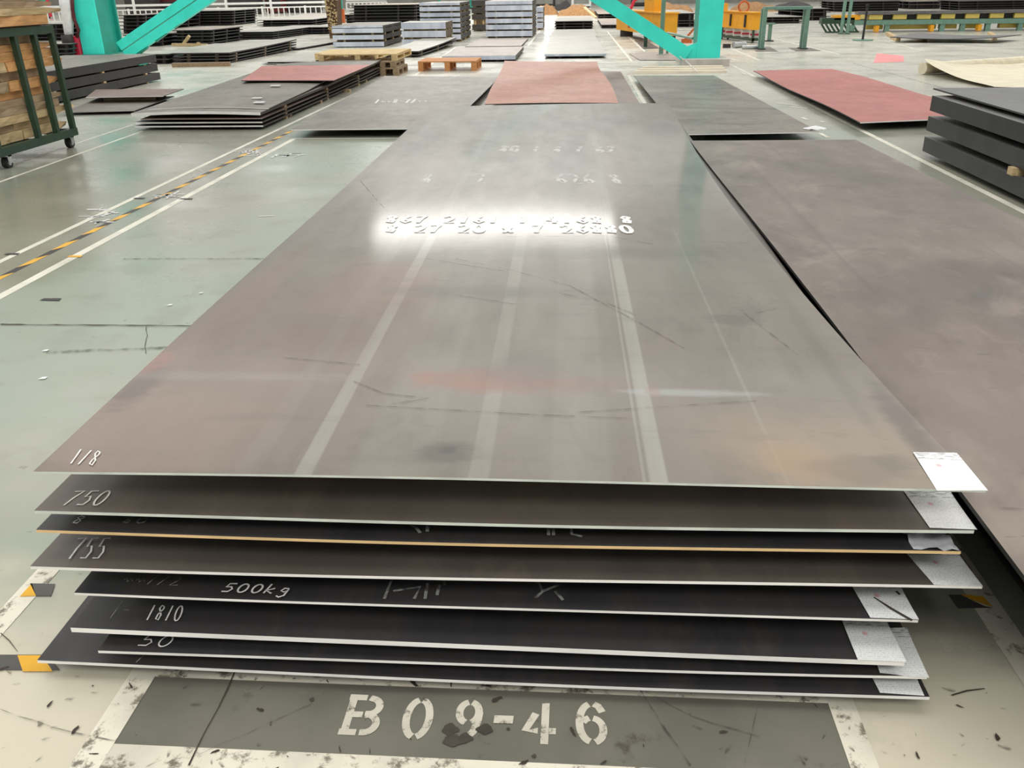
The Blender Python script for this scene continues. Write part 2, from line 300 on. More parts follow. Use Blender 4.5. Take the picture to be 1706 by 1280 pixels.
# ------------------------------------------------------------------ mesh builder
class MB:
    def __init__(s): s.v, s.f, s.m = [], [], []
    def face(s, pts, mat=0):
        n = len(s.v); s.v += [Vector(p) for p in pts]; s.f.append(tuple(range(n, n + len(pts)))); s.m.append(mat)
    def hexa(s, p, mat=0, mats=None):
        """8 points: 0-3 bottom ccw, 4-7 top ccw"""
        n = len(s.v); s.v += [Vector(q) for q in p]
        for k, q in enumerate(((3, 2, 1, 0), (4, 5, 6, 7), (0, 1, 5, 4), (1, 2, 6, 5), (2, 3, 7, 6), (3, 0, 4, 7))):
            s.f.append(tuple(n + i for i in q)); s.m.append(mats[k] if mats else mat)
        return s
    def box(s, x0, x1, y0, y1, z0, z1, mat=0, mats=None):
        # mats order: bottom, top, front(-y), right(+x), back, left
        return s.hexa([(x0, y0, z0), (x1, y0, z0), (x1, y1, z0), (x0, y1, z0), (x0, y0, z1), (x1, y0, z1), (x1, y1, z1), (x0, y1, z1)], mat, mats)
    def bar(s, p, q, w, h, mat=0, up=(0, 0, 1)):
        p, q = Vector(p), Vector(q); d = (q - p).normalized(); u = Vector(up)
        if abs(d.dot(u)) > 0.98: u = Vector((0, 1, 0))
        a = d.cross(u).normalized(); b = a.cross(d).normalized(); a *= w / 2; b *= h / 2
        return s.hexa([p - a - b, p + a - b, q + a - b, q - a - b, p - a + b, p + a + b, q + a + b, q - a + b], mat)
    def tube(s, pts, r, n=10, mat=0):
        pts = [Vector(p) for p in pts]; rings = []
        for i, p in enumerate(pts):
            d = (pts[min(i + 1, len(pts) - 1)] - pts[max(i - 1, 0)]).normalized()
            u = Vector((0, 0, 1)) if abs(d.z) < 0.95 else Vector((0, 1, 0))
            a = d.cross(u).normalized(); b = a.cross(d)
            rr = r[i] if isinstance(r, (list, tuple)) else r
            k = len(s.v); rings.append(k)
            s.v += [p + (a * math.cos(2 * math.pi * j / n) + b * math.sin(2 * math.pi * j / n)) * rr for j in range(n)]
        for k0, k1 in zip(rings, rings[1:]):
            for j in range(n):
                s.f.append((k0 + j, k0 + (j + 1) % n, k1 + (j + 1) % n, k1 + j)); s.m.append(mat)
        s.f.append(tuple(rings[0] + j for j in reversed(range(n)))); s.m.append(mat)
        s.f.append(tuple(rings[-1] + j for j in range(n))); s.m.append(mat)
        return s
    def ribbon(s, pts, w, mat=0, z=None, closed=False):
        """flat ribbon of width w through pts (lying on its own height)"""
        pts = [Vector(p) for p in pts]; L = []; N = len(pts)
        for i, p in enumerate(pts):
            d = pts[(i + 1) % N if closed else min(i + 1, N - 1)] - pts[(i - 1) % N if closed else max(i - 1, 0)]
            nrm = Vector((-d.y, d.x, 0)); nrm = nrm.normalized() if nrm.length > 1e-9 else Vector((1, 0, 0))
            ww = w[i] if isinstance(w, (list, tuple)) else w
            L.append((p - nrm * ww / 2, p + nrm * ww / 2))
        k = len(s.v)
        for a, b in L: s.v += [a, b]
        for i in range(N - (0 if closed else 1)):
            j = (i + 1) % N
            s.f.append((k + 2 * i, k + 2 * j, k + 2 * j + 1, k + 2 * i + 1)); s.m.append(mat)
        return s
    def sheet(s, FL, FR, BR, BL, t, nx=8, ny=16, wave=None):
        """steel sheet: corners of its top face; mats 0 top, 1 front edge, 2 other edges and underside"""
        FL, FR, BR, BL = map(Vector, (FL, FR, BR, BL)); k = len(s.v)
        for lay in (0, 1):
            for j in range(ny + 1):
                for i in range(nx + 1):
                    u, v = i / nx, j / ny
                    p = (FL * (1 - u) + FR * u) * (1 - v) + (BL * (1 - u) + BR * u) * v
                    if wave: p = p + Vector(wave(u, v))
                    s.v.append(p - Vector((0, 0, t * lay)))
        id_ = lambda l, i, j: k + l * (nx + 1) * (ny + 1) + j * (nx + 1) + i
        for j in range(ny):
            for i in range(nx):
                s.f.append((id_(0, i, j), id_(0, i + 1, j), id_(0, i + 1, j + 1), id_(0, i, j + 1))); s.m.append(0)
                s.f.append((id_(1, i, j + 1), id_(1, i + 1, j + 1), id_(1, i + 1, j), id_(1, i, j))); s.m.append(2)
        def wallq(a, b, c, d, mt):
            n = len(s.v); s.v += [s.v[a].copy(), s.v[b].copy(), s.v[c].copy(), s.v[d].copy()]; s.f.append((n, n + 1, n + 2, n + 3)); s.m.append(mt)
        for i in range(nx):
            wallq(id_(1, i, 0), id_(1, i + 1, 0), id_(0, i + 1, 0), id_(0, i, 0), 1)
            wallq(id_(0, i, ny), id_(0, i + 1, ny), id_(1, i + 1, ny), id_(1, i, ny), 2)
        for j in range(ny):
            wallq(id_(0, 0, j), id_(0, 0, j + 1), id_(1, 0, j + 1), id_(1, 0, j), 2)
            wallq(id_(1, nx, j), id_(1, nx, j + 1), id_(0, nx, j + 1), id_(0, nx, j), 2)
        return s
    def obj(s, name, mats, parent=None, origin=None, smooth=False):
        lo = Vector([min(v[i] for v in s.v) for i in range(3)]); hi = Vector([max(v[i] for v in s.v) for i in range(3)])
        if origin is None: origin = Vector(((lo.x + hi.x) / 2, (lo.y + hi.y) / 2, lo.z))
        origin = Vector(origin)
        me = bpy.data.meshes.new(name); me.from_pydata([v - origin for v in s.v], [], s.f)
        for m in (mats if isinstance(mats, (list, tuple)) else [mats]): me.materials.append(M[m] if isinstance(m, str) else m)
        me.polygons.foreach_set('material_index', s.m)
        if smooth == 'top': me.polygons.foreach_set('use_smooth', [q.normal.z > .7 for q in me.polygons])
        elif smooth: me.polygons.foreach_set('use_smooth', [True] * len(s.f))
        me.update()
        o = bpy.data.objects.new(name, me); C.objects.link(o)
        if parent is not None:
            o.parent = parent; w = Vector((0, 0, 0)); q = parent
            while q: w += q.location; q = q.parent
            o.location = origin - w
        else: o.location = origin
        return o
def tag(o, label, cat, group=None, kind=None):
    o['label'] = label; o['category'] = cat
    if group: o['group'] = group
    if kind: o['kind'] = kind
    return o
def thing(name, label, cat, loc, group=None):
    o = bpy.data.objects.new(name, None); o.empty_display_size = 0.1; C.objects.link(o); o.location = loc
    return tag(o, label, cat, group)
ORD = ['topmost', 'second from top', 'third from top', 'fourth from top', 'fifth from top', 'sixth from top', 'seventh from top', 'eighth from top', 'ninth from top']
def ordinal(i, n): return 'lowest' if (i == n - 1 and n > 1) else ORD[i]

# ------------------------------------------------------------------ floor and far wall
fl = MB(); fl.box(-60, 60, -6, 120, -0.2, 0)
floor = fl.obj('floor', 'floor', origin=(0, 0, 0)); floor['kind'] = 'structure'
wl_ = MB(); wl_.box(-60, 60, 92, 92.4, 0, 9)
wall = wl_.obj('wall_back', 'wallgrey'); wall['kind'] = 'structure'
def lit_window(n, x0, x1, z0, z1):
    g = MB()
    for a in ((x0 - .15, x0, z0 - .15, z1 + .15), (x1, x1 + .15, z0 - .15, z1 + .15)): g.box(a[0], a[1], 91.9, 91.99, a[2], a[3])
    for a in (z0 - .15, z1): g.box(x0, x1, 91.9, 91.99, a, a + .15)
    f = g.obj('window_%d' % n, 'white'); f['kind'] = 'structure'
    g = MB(); g.face([(x0, 91.95, z0), (x1, 91.95, z0), (x1, 91.95, z1), (x0, 91.95, z1)])
    g.obj('pane', 'daylight', f)
def daylight():
    t = NT('daylit_glass'); t.p.inputs['Emission Color'].default_value = (1, 1, .97, 1); t.p.inputs['Emission Strength'].default_value = 7
    return t.fin((.8, .8, .8, 1), .3)
M['daylight'] = daylight()
lit_window(1, -3.9, -2.3, 1.6, 6.5)

E0 = 0.0012
def floor_part(name, mb, mat): return mb.obj(name, mat, floor)
def pline(name, pts, w, mat='linefar', z=E0):
    m = MB(); m.ribbon([(p[0], p[1], z) for p in pts], w); return floor_part(name, m, mat)
# long aisle lines
pline('painted_line', [(-3.335, 0.4), (-3.335, 10.45)], 0.065)
pline('painted_line', [(-3.785, 0.4), (-3.77, 10.5), (-3.74, 19)], 0.05)
pline('painted_line', [(-3.335, 10.43), (-1.9, 10.43)], 0.05, z=E0 * 2)
pline('painted_line', [(3.41, 1.0), (3.375, 22)], 0.065)
pline('painted_line', [(1.19, 36.5), (1.29, 21.6)], 0.06)
pline('painted_line', [(-1.513, 46.6), (-1.46, 28.2)], 0.06)
pline('painted_line', [(-5.36, 6.0), (-5.41, 8), (-5.51, 11.1)], 0.04)
pline('painted_line', [(-5.82, 8.6), (-5.87, 10.1), (-5.92, 11.7)], 0.035)
pline('painted_line', [(1.03, 18.2), (1.03, 13.4)], 0.06)
pline('painted_line', [(4.23, 25.6), (4.2, 21.6)], 0.07)
pline('painted_line', [(6.28, 31), (6.43, 23.2)], 0.07)
pline('painted_line', [(1.78, 34), (1.82, 25)], 0.06)
a, b = at(670, 140), at(760, 78); pline('painted_line', [(a.x, a.y), (b.x, b.y)], 0.06)
a, b = at(1480, 70), at(1540, 85); pline('painted_line', [(a.x, a.y), (b.x, b.y)], 0.06)
# short worn paint dashes by the right aisle
for (x0, y0), (x1, y1) in (((1294, 172), (1330, 176)), ((1315, 178), (1345, 181)), ((1336, 196), (1346, 200)), ((1366, 202), (1374, 204)), ((1366, 222), (1380, 230)), ((1236, 121), (1245, 125)), ((1219, 98), (1229, 102))):
    a, b = at(x0, y0), at(x1, y1); pline('painted_dash', [(a.x, a.y), (b.x, b.y)], 0.05, z=E0 * 2)
# black and yellow hazard tape
m = MB()
ty, k = 1.2, 0
segs = MB()
while ty < 11.6:
    L = 0.20
    segs.face([(-3.585, ty, E0), (-3.535, ty + 0.09, E0), (-3.535, ty + 0.09 + L, E0), (-3.585, ty + L, E0)], k % 2)
    ty += L; k += 1
segs.obj('hazard_tape', ['tapeyellow', 'tapedark'], floor)
# little orange and dark scraps of tape on the aisle lines
for px, py, w_, mt in ((20, 424, 0.10, 'tapedark'), (125, 428, 0.10, 'tapeyellow'), (85, 500, 0.12, 'tapedark'), (232, 331, 0.1, 'tapedark'), (310, 332, 0.12, 'tapedark')):
    p = at(px, py); g = MB(); g.face([(p.x - w_ / 2, p.y - 0.015, E0 * 3), (p.x + w_ / 2, p.y - 0.02, E0 * 3), (p.x + w_ / 2.4, p.y + 0.025, E0 * 3), (p.x - w_ / 2.2, p.y + 0.02, E0 * 3)])
    floor_part('tape_scrap', g, mt)
# pieces of white litter
for px, py, s_ in ((335, 489, .012), (283, 509, .014), (76, 585, .014), (72, 631, .016), (1128, 1160, .004)):
    p = at(px, py); g = MB(); g.face([(p.x - s_, p.y - s_, E0 * 3), (p.x + s_, p.y - s_ * .6, E0 * 3), (p.x + s_ * .8, p.y + s_, E0 * 3), (p.x - s_ * .6, p.y + s_ * .7, E0 * 3)])
    floor_part('paint_fleck', g, 'white')
a, b = at(432, 361), at(456, 360); pline('painted_dash', [(a.x, a.y), (b.x, b.y)], 0.02, z=E0 * 2)
# skylight glare on the left aisle, painted as short white strokes
for (x0, y0, x1, y1) in ((150, 346, 190, 372), (264, 322, 305, 334), (395, 252, 440, 260), (455, 255, 500, 262)):
    g = MB()
    for q in range(14):
        px = rnd.uniform(x0, x1); py = rnd.uniform(y0, y1); p = at(px, py); l = rnd.uniform(.03, .12); an = rnd.choice((0, 0, 1.2, 1.57))
        dx, dy = math.cos(an) * l, math.sin(an) * l
        g.ribbon([(p.x - dx, p.y - dy, E0 * 2.5), (p.x + dx, p.y + dy, E0 * 2.5)], rnd.uniform(.012, .03))
    o = floor_part('glare_patch', g, 'white')
# floor joints and cracks
def crack(pts, w, jit=0.006, mat='crack'):
    P = []
    for (a, b) in zip(pts, pts[1:]):
        a, b = at(*a), at(*b); n = max(2, int((b - a).length / 0.05))
        for i in range(n): P.append(a.lerp(b, i / n) + Vector((rnd.uniform(-jit, jit), rnd.uniform(-jit, jit), E0 * 4)))
    P.append(b + Vector((0, 0, E0 * 4)))
    g = MB(); g.ribbon(P, [w * rnd.uniform(.5, 1.3) for _ in P]); return floor_part('floor_crack', g, mat)
crack([(0, 541.6), (330, 544)], 0.010, 0.003)
crack([(205, 432), (460, 432)], 0.022, 0.002, 'scratch')
crack([(245, 545), (243, 590)], 0.004)
crack([(78, 588), (290, 580)], 0.03, 0.004, 'scratch')
crack([(0, 276), (120, 220)], 0.006, 0.003) if False else None
crack([(0, 1184), (90, 1215), (205, 1240)], 0.004, 0.002, 'scratch')
crack([(392, 1122), (345, 1220), (315, 1278)], 0.0045, 0.004)
crack([(1262, 1180), (1240, 1278)], 0.003, 0.001, 'scratch')
crack([(1063, 1148), (1090, 1190), (1150, 1278)], 0.005, 0.002, 'scratch')
crack([(1075, 1155), (1150, 1195), (1265, 1230)], 0.004, 0.002, 'scratch')
crack([(450, 1171), (640, 1150)], 0.002, 0.002) if False else None
crack([(1423, 106), (1572, 147)], 0.03, 0.004, 'scratch')
crack([(0, 227), (120, 218), (240, 218)], 0.02, 0.004) if False else None
crack([(0, 1055), (30, 1088)], 0.002); crack([(1585, 1160), (1640, 1150)], 0.004, 0.003); crack([(330, 1260), (520, 1175)], 0.003, 0.002, 'scratch')

# storage bay outlined at the front: darker panel, white frame, stencilled number
g = MB(); g.box(-1.09, 0.668, 1.435, 1.70, 0, E0 * 0.8); floor_part('bay_panel', g, 'bay')
def fquad(name, pts, mat, z=E0 * 1.6):
    g = MB(); g.face([(p[0], p[1], z) for p in pts]); return floor_part(name, g, mat)
fquad('painted_line', [(-1.12, 1.365), (0.70, 1.365), (0.70, 1.437), (-1.12, 1.437)], 'line')
fquad('painted_line', [(-1.10, 1.655), (0.70, 1.655), (0.70, 1.722), (-1.10, 1.722)], 'line')
fquad('painted_line', [(-1.125, 1.30), (-1.055, 1.30), (-1.055, 2.4), (-1.125, 2.4)], 'line', E0 * 2.2)
fquad('painted_line', [(0.636, 1.30), (0.70, 1.30), (0.70, 2.4), (0.636, 2.4)], 'line', E0 * 2.2)
fquad('painted_line', [(-1.62, 1.2), (-1.55, 1.2), (-1.55, 3.4), (-1.62, 3.4)], 'line')
fquad('painted_line', [(1.135, 1.2), (1.215, 1.2), (1.215, 2.6), (1.135, 2.6)], 'line')
def pxq(name, q, mat, z=E0 * 3): return fquad(name, [at(x, y, z) for x, y in q], mat, z)
pxq('tape_corner', [(33, 994), (53, 972), (60, 993)], 'tapeyellow')
pxq('tape_corner', [(50, 972), (92, 973), (85, 993), (60, 993)], 'tapeblack')
pxq('tape_corner', [(29, 1092), (70, 1092), (88, 1119), (38, 1119)], 'tapeyellow', E0 * 3.5)
pxq('tape_corner', [(-10, 1091), (80, 1091), (100, 1117), (-10, 1116)], 'tapeblack')
pxq('tape_corner', [(1600, 990), (1638, 994), (1655, 1012), (1620, 1000)], 'tapeyellow', E0 * 3.5)
pxq('tape_corner', [(1580, 991), (1600, 991), (1640, 1010), (1656, 1013), (1596, 1014)], 'tapeblack')

# stencilled B09-46
def arc(cx, cy, rx, ry, a0, a1, n=10):
    return [(cx + rx * math.cos(math.radians(a0 + (a1 - a0) * i / n)), cy + ry * math.sin(math.radians(a0 + (a1 - a0) * i / n))) for i in range(n + 1)]
STENCIL = {  # each stroke in a 1 x 1 cell
    'B': [[(.16, .0), (.16, 1)], [(.04, .94), (.50, .94)], [(.02, .06), (.46, .06)], [(.16, .5), (.50, .5)],
          [(.58, .94)] + arc(.62, .72, .26, .20, 80, -75) + [(.56, .52)], [(.56, .48)] + arc(.62, .28, .28, .22, 80, -80) + [(.54, .06)]],
    '0': [arc(.5, .5, .40, .46, 100, 260, 14), arc(.5, .5, .40, .46, 80, -80, 14)],
    '9': [arc(.48, .68, .36, .28, 100, 255, 12), arc(.48, .68, .36, .28, 80, -70, 12), [(.86, .70), (.84, .45), (.72, .18), (.52, .03)]],
    '-': [[(.05, .5), (.95, .5)]],
    '4': [[(.38, .70), (.10, .30), (.46, .30)], [(.66, 0), (.66, .96)], [(.78, .30), (.98, .30)]],
    '6': [arc(.5, .5, .42, .46, 102, 262, 16), [(.58, .96), (.74, .91), (.88, .76)], [(.20, .50), (.30, .57), (.42, .60)], arc(.52, .31, .38, .29, 85, -75, 12)],
}
cells = [('B', 563, 1155, 645, 1232), ('0', 664, 1160, 728, 1238), ('9', 750, 1164, 812, 1238), ('4', 862, 1165, 936, 1247), ('6', 953, 1167, 1018, 1246)]
for ch, x0, y0, x1, y1 in cells:
    pt = at((x0 + x1) / 2, y0); pb = at((x0 + x1) / 2, y1)
    xl = at(x0, (y0 + y1) / 2).x; xr = at(x1, (y0 + y1) / 2).x
    g = MB()
    for si, st_ in enumerate(STENCIL[ch]):
        g.ribbon([(xl + .012 + (xr - xl - .024) * u, pb.y + .010 + (pt.y - pb.y - .02) * v, E0 * (2 + .12 * si)) for u, v in st_], 0.0185)
    floor_part('painted_letter', g, 'letter')
pxq('painted_letter', [(822, 1205), (854, 1206), (856, 1193), (824, 1192)], 'letter')
for sk_, (px, py, rx, ry) in enumerate(((750, 1217, 14, 9), (808, 1217, 14, 8), (756, 1236, 20, 9), (775, 1232, 12, 8), (890, 1262, 4, 3), (847, 1217, 3, 2), (520, 1168, 4, 3))):
    p = at(px, py); q = at(px + rx, py); r = at(px, py - ry); a_ = q.x - p.x; b_ = r.y - p.y
    g = MB(); g.face([(p.x + a_ * math.cos(t_) * (1 + .2 * math.sin(3 * t_ + px)), p.y + b_ * math.sin(t_) * (1 + .2 * math.cos(4 * t_)), E0 * (3.4 + .15 * sk_)) for t_ in [i * math.pi / 9 for i in range(18)]])
    floor_part('floor_stain', g, 'stainpaint')
# scuffed black flecks round the bay
for i in range(170):
    px = rnd.uniform(-20, 1706); py = 1115 + 165 * rnd.random(); p = at(px, py)
    if i < 60: p.y = 1.69 + rnd.uniform(-.03, .03); p.x = rnd.uniform(-1.05, .68)
    elif i < 85: p.y = 1.40 + rnd.uniform(-.03, .03)
    l = rnd.uniform(.003, .014); an = rnd.uniform(0, 3.14); n = 8
    g = MB(); el = rnd.uniform(.15, .6); k1 = rnd.uniform(0, 6)
    pts = []
    for q in range(n):
        t_ = 2 * math.pi * q / n; r_ = l * (1 + .35 * math.sin(2 * t_ + k1) + .2 * math.sin(3 * t_ + 2 * k1)); x, y = r_ * math.cos(t_), r_ * math.sin(t_) * el
        pts.append((p.x + x * math.cos(an) - y * math.sin(an), p.y + x * math.sin(an) + y * math.cos(an), E0 * (3.2 + .004 * i)))
    g.face(pts); floor_part('floor_scuff', g, 'scratch' if i % 3 else 'crack')

# ------------------------------------------------------------------ chalk handwriting
GL = {
    '0': [arc(.3, .5, .28, .5, 60, 420, 16)], '1': [[(.2, 0), (.4, 1)]], '2': [[(.0, .8), (.2, 1), (.5, .9), (.5, .6), (0, 0), (.6, .05)]],
    '4': [[(.35, 1), (0, .35), (.6, .35)], [(.42, .7), (.36, 0)]], '5': [[(.6, 1), (.15, .98), (.08, .58), (.4, .62), (.55, .35), (.4, .05), (0, .05)]],
    '6': [[(.5, 1), (.15, .6), (.05, .25), (.3, 0), (.55, .25), (.3, .5), (.08, .3)]],
    '7': [[(0, .95), (.6, 1), (.3, .5), (.15, 0)]], '8': [[(.5, .9), (.25, 1), (.1, .8), (.45, .35), (.35, .02), (.08, .1), (.15, .4), (.5, .75), (.5, .9)]],
    'k': [[(.1, 1.1), (.0, 0)], [(.5, .6), (.05, .3), (.5, 0)]], 'g': [[(.5, .6), (.2, .65), (.08, .35), (.3, .2), (.5, .55), (.45, -.2), (.2, -.4), (0, -.25)]],
    'x': [[(0, 0), (.5, .7)], [(.05, .7), (.5, 0)]], '/': [[(0, 0), (.5, 1)]], '-': [[(0, .5), (.5, .5)]], '~': [[(0, .4), (.2, .6), (.35, .2), (.55, .6), (.7, .3)]],
}
def surf0(x, y):
    A, B, L_, R_ = (at(*q, .58) for q in ((55, 786), (1643, 818), (720, 178), (1113, 172)))
    v = (y - 1.7) / 6.9; v = min(1, max(0, v)); xl = A.x + (L_.x - A.x) * v; xr = B.x + (R_.x - B.x) * v
    u = min(1, max(0, (x - xl) / (xr - xl)))
    return .58 + wave(u, v)[2] + .0025
def write(parent, text, p0, p1, ptop, z, w=0.004, mat='chalk', name='chalk_writing', slant=.25):
    """text between pixel p0 and p1 (baseline), ptop = pixel above p0 giving the letter height"""
    a, b, t_ = at(*p0, z), at(*p1, z), at(*ptop, z)
    n = len(text); u = (b - a) / n; v = (t_ - a)
    for i, ch in enumerate(text):
        g = MB()
        for st_ in GL.get(ch, []):
            P = [a + u * (i + .1 + x * 1.1 + 0) + v * y + u * slant * y for x, y in st_]
            g.ribbon([(q.x, q.y, surf0(q.x, q.y) if parent is plates[0] else z) for q in P], w)
        if g.v: g.obj(name, mat, parent)

# ------------------------------------------------------------------ the big stack in front
PL = [  # (front-left px, front-right px, z top, thickness, top material, front edge material)
    ((55, 786), (1643, 818), 0.580, 0.006, 'main', 'edgegreen'),
    ((57, 852), (1623, 885), 0.472, 0.008, 'front', 'edgegreen'),
    ((60, 884), (1601, 920), 0.418, 0.008, 'frontshaded', 'edgewarm'),
    ((50, 944), (1637, 977), 0.330, 0.008, 'front', 'edge'),
    ((123, 987), (1530, 1033), 0.248, 0.007, 'frontshaded', 'edge'),
    ((117, 1045), (1508, 1101), 0.158, 0.014, 'frontshaded', 'edge'),
    ((163, 1084), (1545, 1127), 0.105, 0.008, 'frontshaded', 'edge'),
    ((62, 1101), (1549, 1162), 0.058, 0.009, 'frontshaded', 'edge')]
LABELQ = [
    [(1561, 818), (1646, 818), (1594, 755), (1521, 754)], [(1549, 880), (1628, 883), (1583, 822), (1505, 818)],
    [(1522, 916), (1598, 921), (1572, 888), (1498, 884)], [(1556, 975), (1638, 978), (1594, 922), (1508, 920)],
    [(1450, 1030), (1531, 1033), (1500, 980), (1418, 975)], [(1429, 1100), (1511, 1104), (1477, 1038), (1402, 1033)],
    [(1466, 1122), (1548, 1131), (1510, 1048), (1438, 1046)], [(1466, 1155), (1540, 1160), (1522, 1120), (1446, 1116)]]
PLLAB = [
    'large brown grey steel sheet lying topmost on the big front stack',
    'steel sheet second from top of front stack, chalked 750, flat white label',
    'steel sheet third from top of front stack, with tan edge and crumpled label',
    'steel sheet fourth from top of front stack, chalked 755',
    'shaded steel sheet fifth from top of front stack, chalked 500kg, label with black smear',
    'thick shaded steel sheet sixth from top of front stack, chalked 1810',
    'shaded steel sheet seventh from top of front stack, chalked 50',
    'lowest steel sheet of front stack, just above the painted floor number']
plates = []
for i, (a, b, z, th, mt, me_) in enumerate(PL):
    A, B = at(*a, z), at(*b, z)
    if i == 0:
        BL, BR = at(720, 178, z), at(1113, 172, z)
        def wave(u, v):
            e = math.sin(math.pi * v ** .75)
            return (-0.085 * e * u ** 2, 0, 0.005 * math.sin(7 * v + 2 * u) + 0.003 * math.sin(5 * u + 11 * v) - 0.012 * u ** 3 * e)
        mb = MB().sheet(A, B, BR, BL, th, 30, 90, wave)
        org = (0 + (A.x + B.x) / 2, 5.15, z)
    else:
        yb = 8.3 + 0.07 * (i % 3)
        BL, BR = Vector((A.x - .06, yb, z)), Vector((B.x + .03, yb, z))
        mb = MB().sheet(A, B, BR, BL, th, 20, 24, lambda u, v, i=i: (0, 0, -0.006 * math.sin(math.pi * u) + .002 * math.sin(6 * u + i)))
        org = ((A.x + B.x) / 2, (A.y + yb) / 2, z - th)
    o = mb.obj('steel_sheet', [mt, me_, 'edgedark' if i else 'edge'], None, org, smooth='top')
    tag(o, PLLAB[i], 'steel sheet', 'sheets of the big front stack'); plates.append(o)
    # supports under the sheet, set back where only their dark ends could be seen
    zn = PL[i + 1][2] if i < 7 else 0.0
    g = MB()
    for yy in (2.35, 4.3, 6.3, 8.0): g.box(-1.0, 0.6, yy, yy + .07, zn, z - th - (0.008 if i else .016))
    g.obj('spacer_bars', 'wood2', o)['kind'] = 'stuff'
    # paper label
    zz = z + 0.0015
    q = [at(*p, zz) for p in LABELQ[i]]
    ctr = sum(q, Vector()) / 4; g = MB(); N = 6
    base = len(g.v)
    for jj in range(N + 1):
        for ii in range(N + 1):
            u, v = ii / N, jj / N; p = (q[0] * (1 - u) + q[1] * u) * (1 - v) + (q[3] * (1 - u) + q[2] * u) * v
            lift = 0.0008 + (0.004 * (u * v) ** 3 if i else 0.0)
            if i == 2: lift += abs(rnd.gauss(0, .006))
            if i == 6: lift += .003 * u * (1 - v) * math.sin(9 * u)
            g.v.append(p + Vector((0, 0, lift)))
    for jj in range(N):
        for ii in range(N):
            k = base + jj * (N + 1) + ii; g.f.append((k, k + 1, k + N + 2, k + N + 1)); g.m.append(0)
    lab = g.obj('paper_label', 'crumple' if i == 2 else 'paper', o, ctr, smooth=True)
    lab['label'] = ('crumpled film label' if i == 2 else 'white printed paper label') + ' stuck on the front right corner'
    if i == 4:
        g = MB(); zq = zz + .003
        g.ribbon([at(1456, 995, zq), at(1485, 1014, zq), at(1520, 1034, zq)], [.003, .007, .008]); g.ribbon([at(1493, 985, zq), at(1499, 991, zq)], .006)
        g.obj('black_smear', 'stainpaint', lab)
zt = [p[2] + .003 for p in PL]
write(plates[0], '1/8', (112, 768), (160, 773), (122, 744), .590, .004)
write(plates[1], '750', (100, 842), (172, 842), (118, 818), zt[1], .005)
write(plates[2], '8', (116, 872), (140, 872), (121, 860), zt[2], .003); write(plates[2], '80', (200, 871), (245, 872), (204, 862), zt[2], .003, 'faint')
write(plates[3], '755', (110, 931), (172, 932), (124, 896), zt[3], .005)
write(plates[4], '~~7/2', (200, 972), (300, 976), (206, 957), zt[4], .003, 'faint'); write(plates[4], '500kg', (366, 986), (484, 990), (372, 972), zt[4], .005)
write(plates[5], '1810', (240, 1033), (302, 1035), (246, 1008), zt[5], .004); write(plates[5], '/-', (182, 1030), (215, 1032), (190, 1000), zt[5], .002, 'faint')
write(plates[6], '50', (226, 1076), (286, 1078), (234, 1058), zt[6], .004); write(plates[7], '/', (225, 1104), (240, 1104), (228, 1090), zt[7], .003, 'faint')
# rubbed chalk marks in the middle of the third and fifth sheets
for pi, st_ in ((4, [[(640, 998), (655, 960), (735, 962), (742, 975)], [(655, 985), (700, 978), (690, 998)], [(712, 972), (708, 998)], [(732, 974), (728, 992)], [(890, 998), (905, 985), (893, 966)], [(905, 985), (930, 975), (936, 964)], [(925, 985), (938, 1000)]]),
                (2, [[(682, 872), (694, 880), (700, 888)], [(712, 868), (712, 886)], [(905, 872), (930, 872)], [(914, 874), (914, 892)], [(922, 874), (922, 892)], [(972, 872), (952, 878), (952, 890), (970, 894)]])):
    for s_ in st_:
        g = MB(); g.ribbon([at(x, y, zt[pi]) for x, y in s_], .008); g.obj('rubbed_chalk', 'faint', plates[pi])
# sprayed numbers across the top sheet, in rows
zs = .592
def srow(text, x0, x1, yb, yt, mat, w):
    write(plates[0], text, (x0, yb), (x1, yb), (x0 + 3, yt), zs, w, mat, 'sprayed_number', .05)
srow('867 2161 1 4168 8', 640, 1062, 367, 356, 'spray', .022)
srow('8 27 20 x 7 26880', 640, 1062, 383, 371, 'spray', .022)
srow('8   2     626 8', 700, 1045, 302, 286, 'sprayfaint', .022)
srow('80 1 8 7 62', 830, 1030, 250, 240, 'sprayfaint', .026)
# fine scratches and scuffs on the top sheet
for s_ in ([(590, 640), (640, 660), (715, 668), (650, 678)], [(610, 680), (760, 688), (880, 694), (1060, 700)], [(760, 432), (850, 450), (950, 476), (1070, 540), (1140, 580)], [(700, 430), (760, 440), (840, 452)],
           [(930, 488), (1010, 504), (1060, 525)], [(742, 490), (860, 508)], [(1230, 515), (1260, 520), (1295, 512)], [(960, 690), (1260, 668)], [(1240, 520), (1330, 590)], [(600, 300), (625, 330), (645, 352)],
           [(1240, 380), (1310, 376)], [(1170, 400), (1250, 402)], [(830, 395), (1010, 392), (1110, 410)], [(860, 240), (960, 232), (1060, 240)], [(470, 600), (600, 612)]):
    g = MB(); P = [at(x, y, .58) for x, y in s_]; Q = []
    for a, b in zip(P, P[1:]): Q += [a.lerp(b, k / 6) for k in range(6)]
    g.ribbon([(q.x, q.y, surf0(q.x, q.y)) for q in Q + [P[-1]]], .004); g.obj('scratch_mark', 'scratch', plates[0])

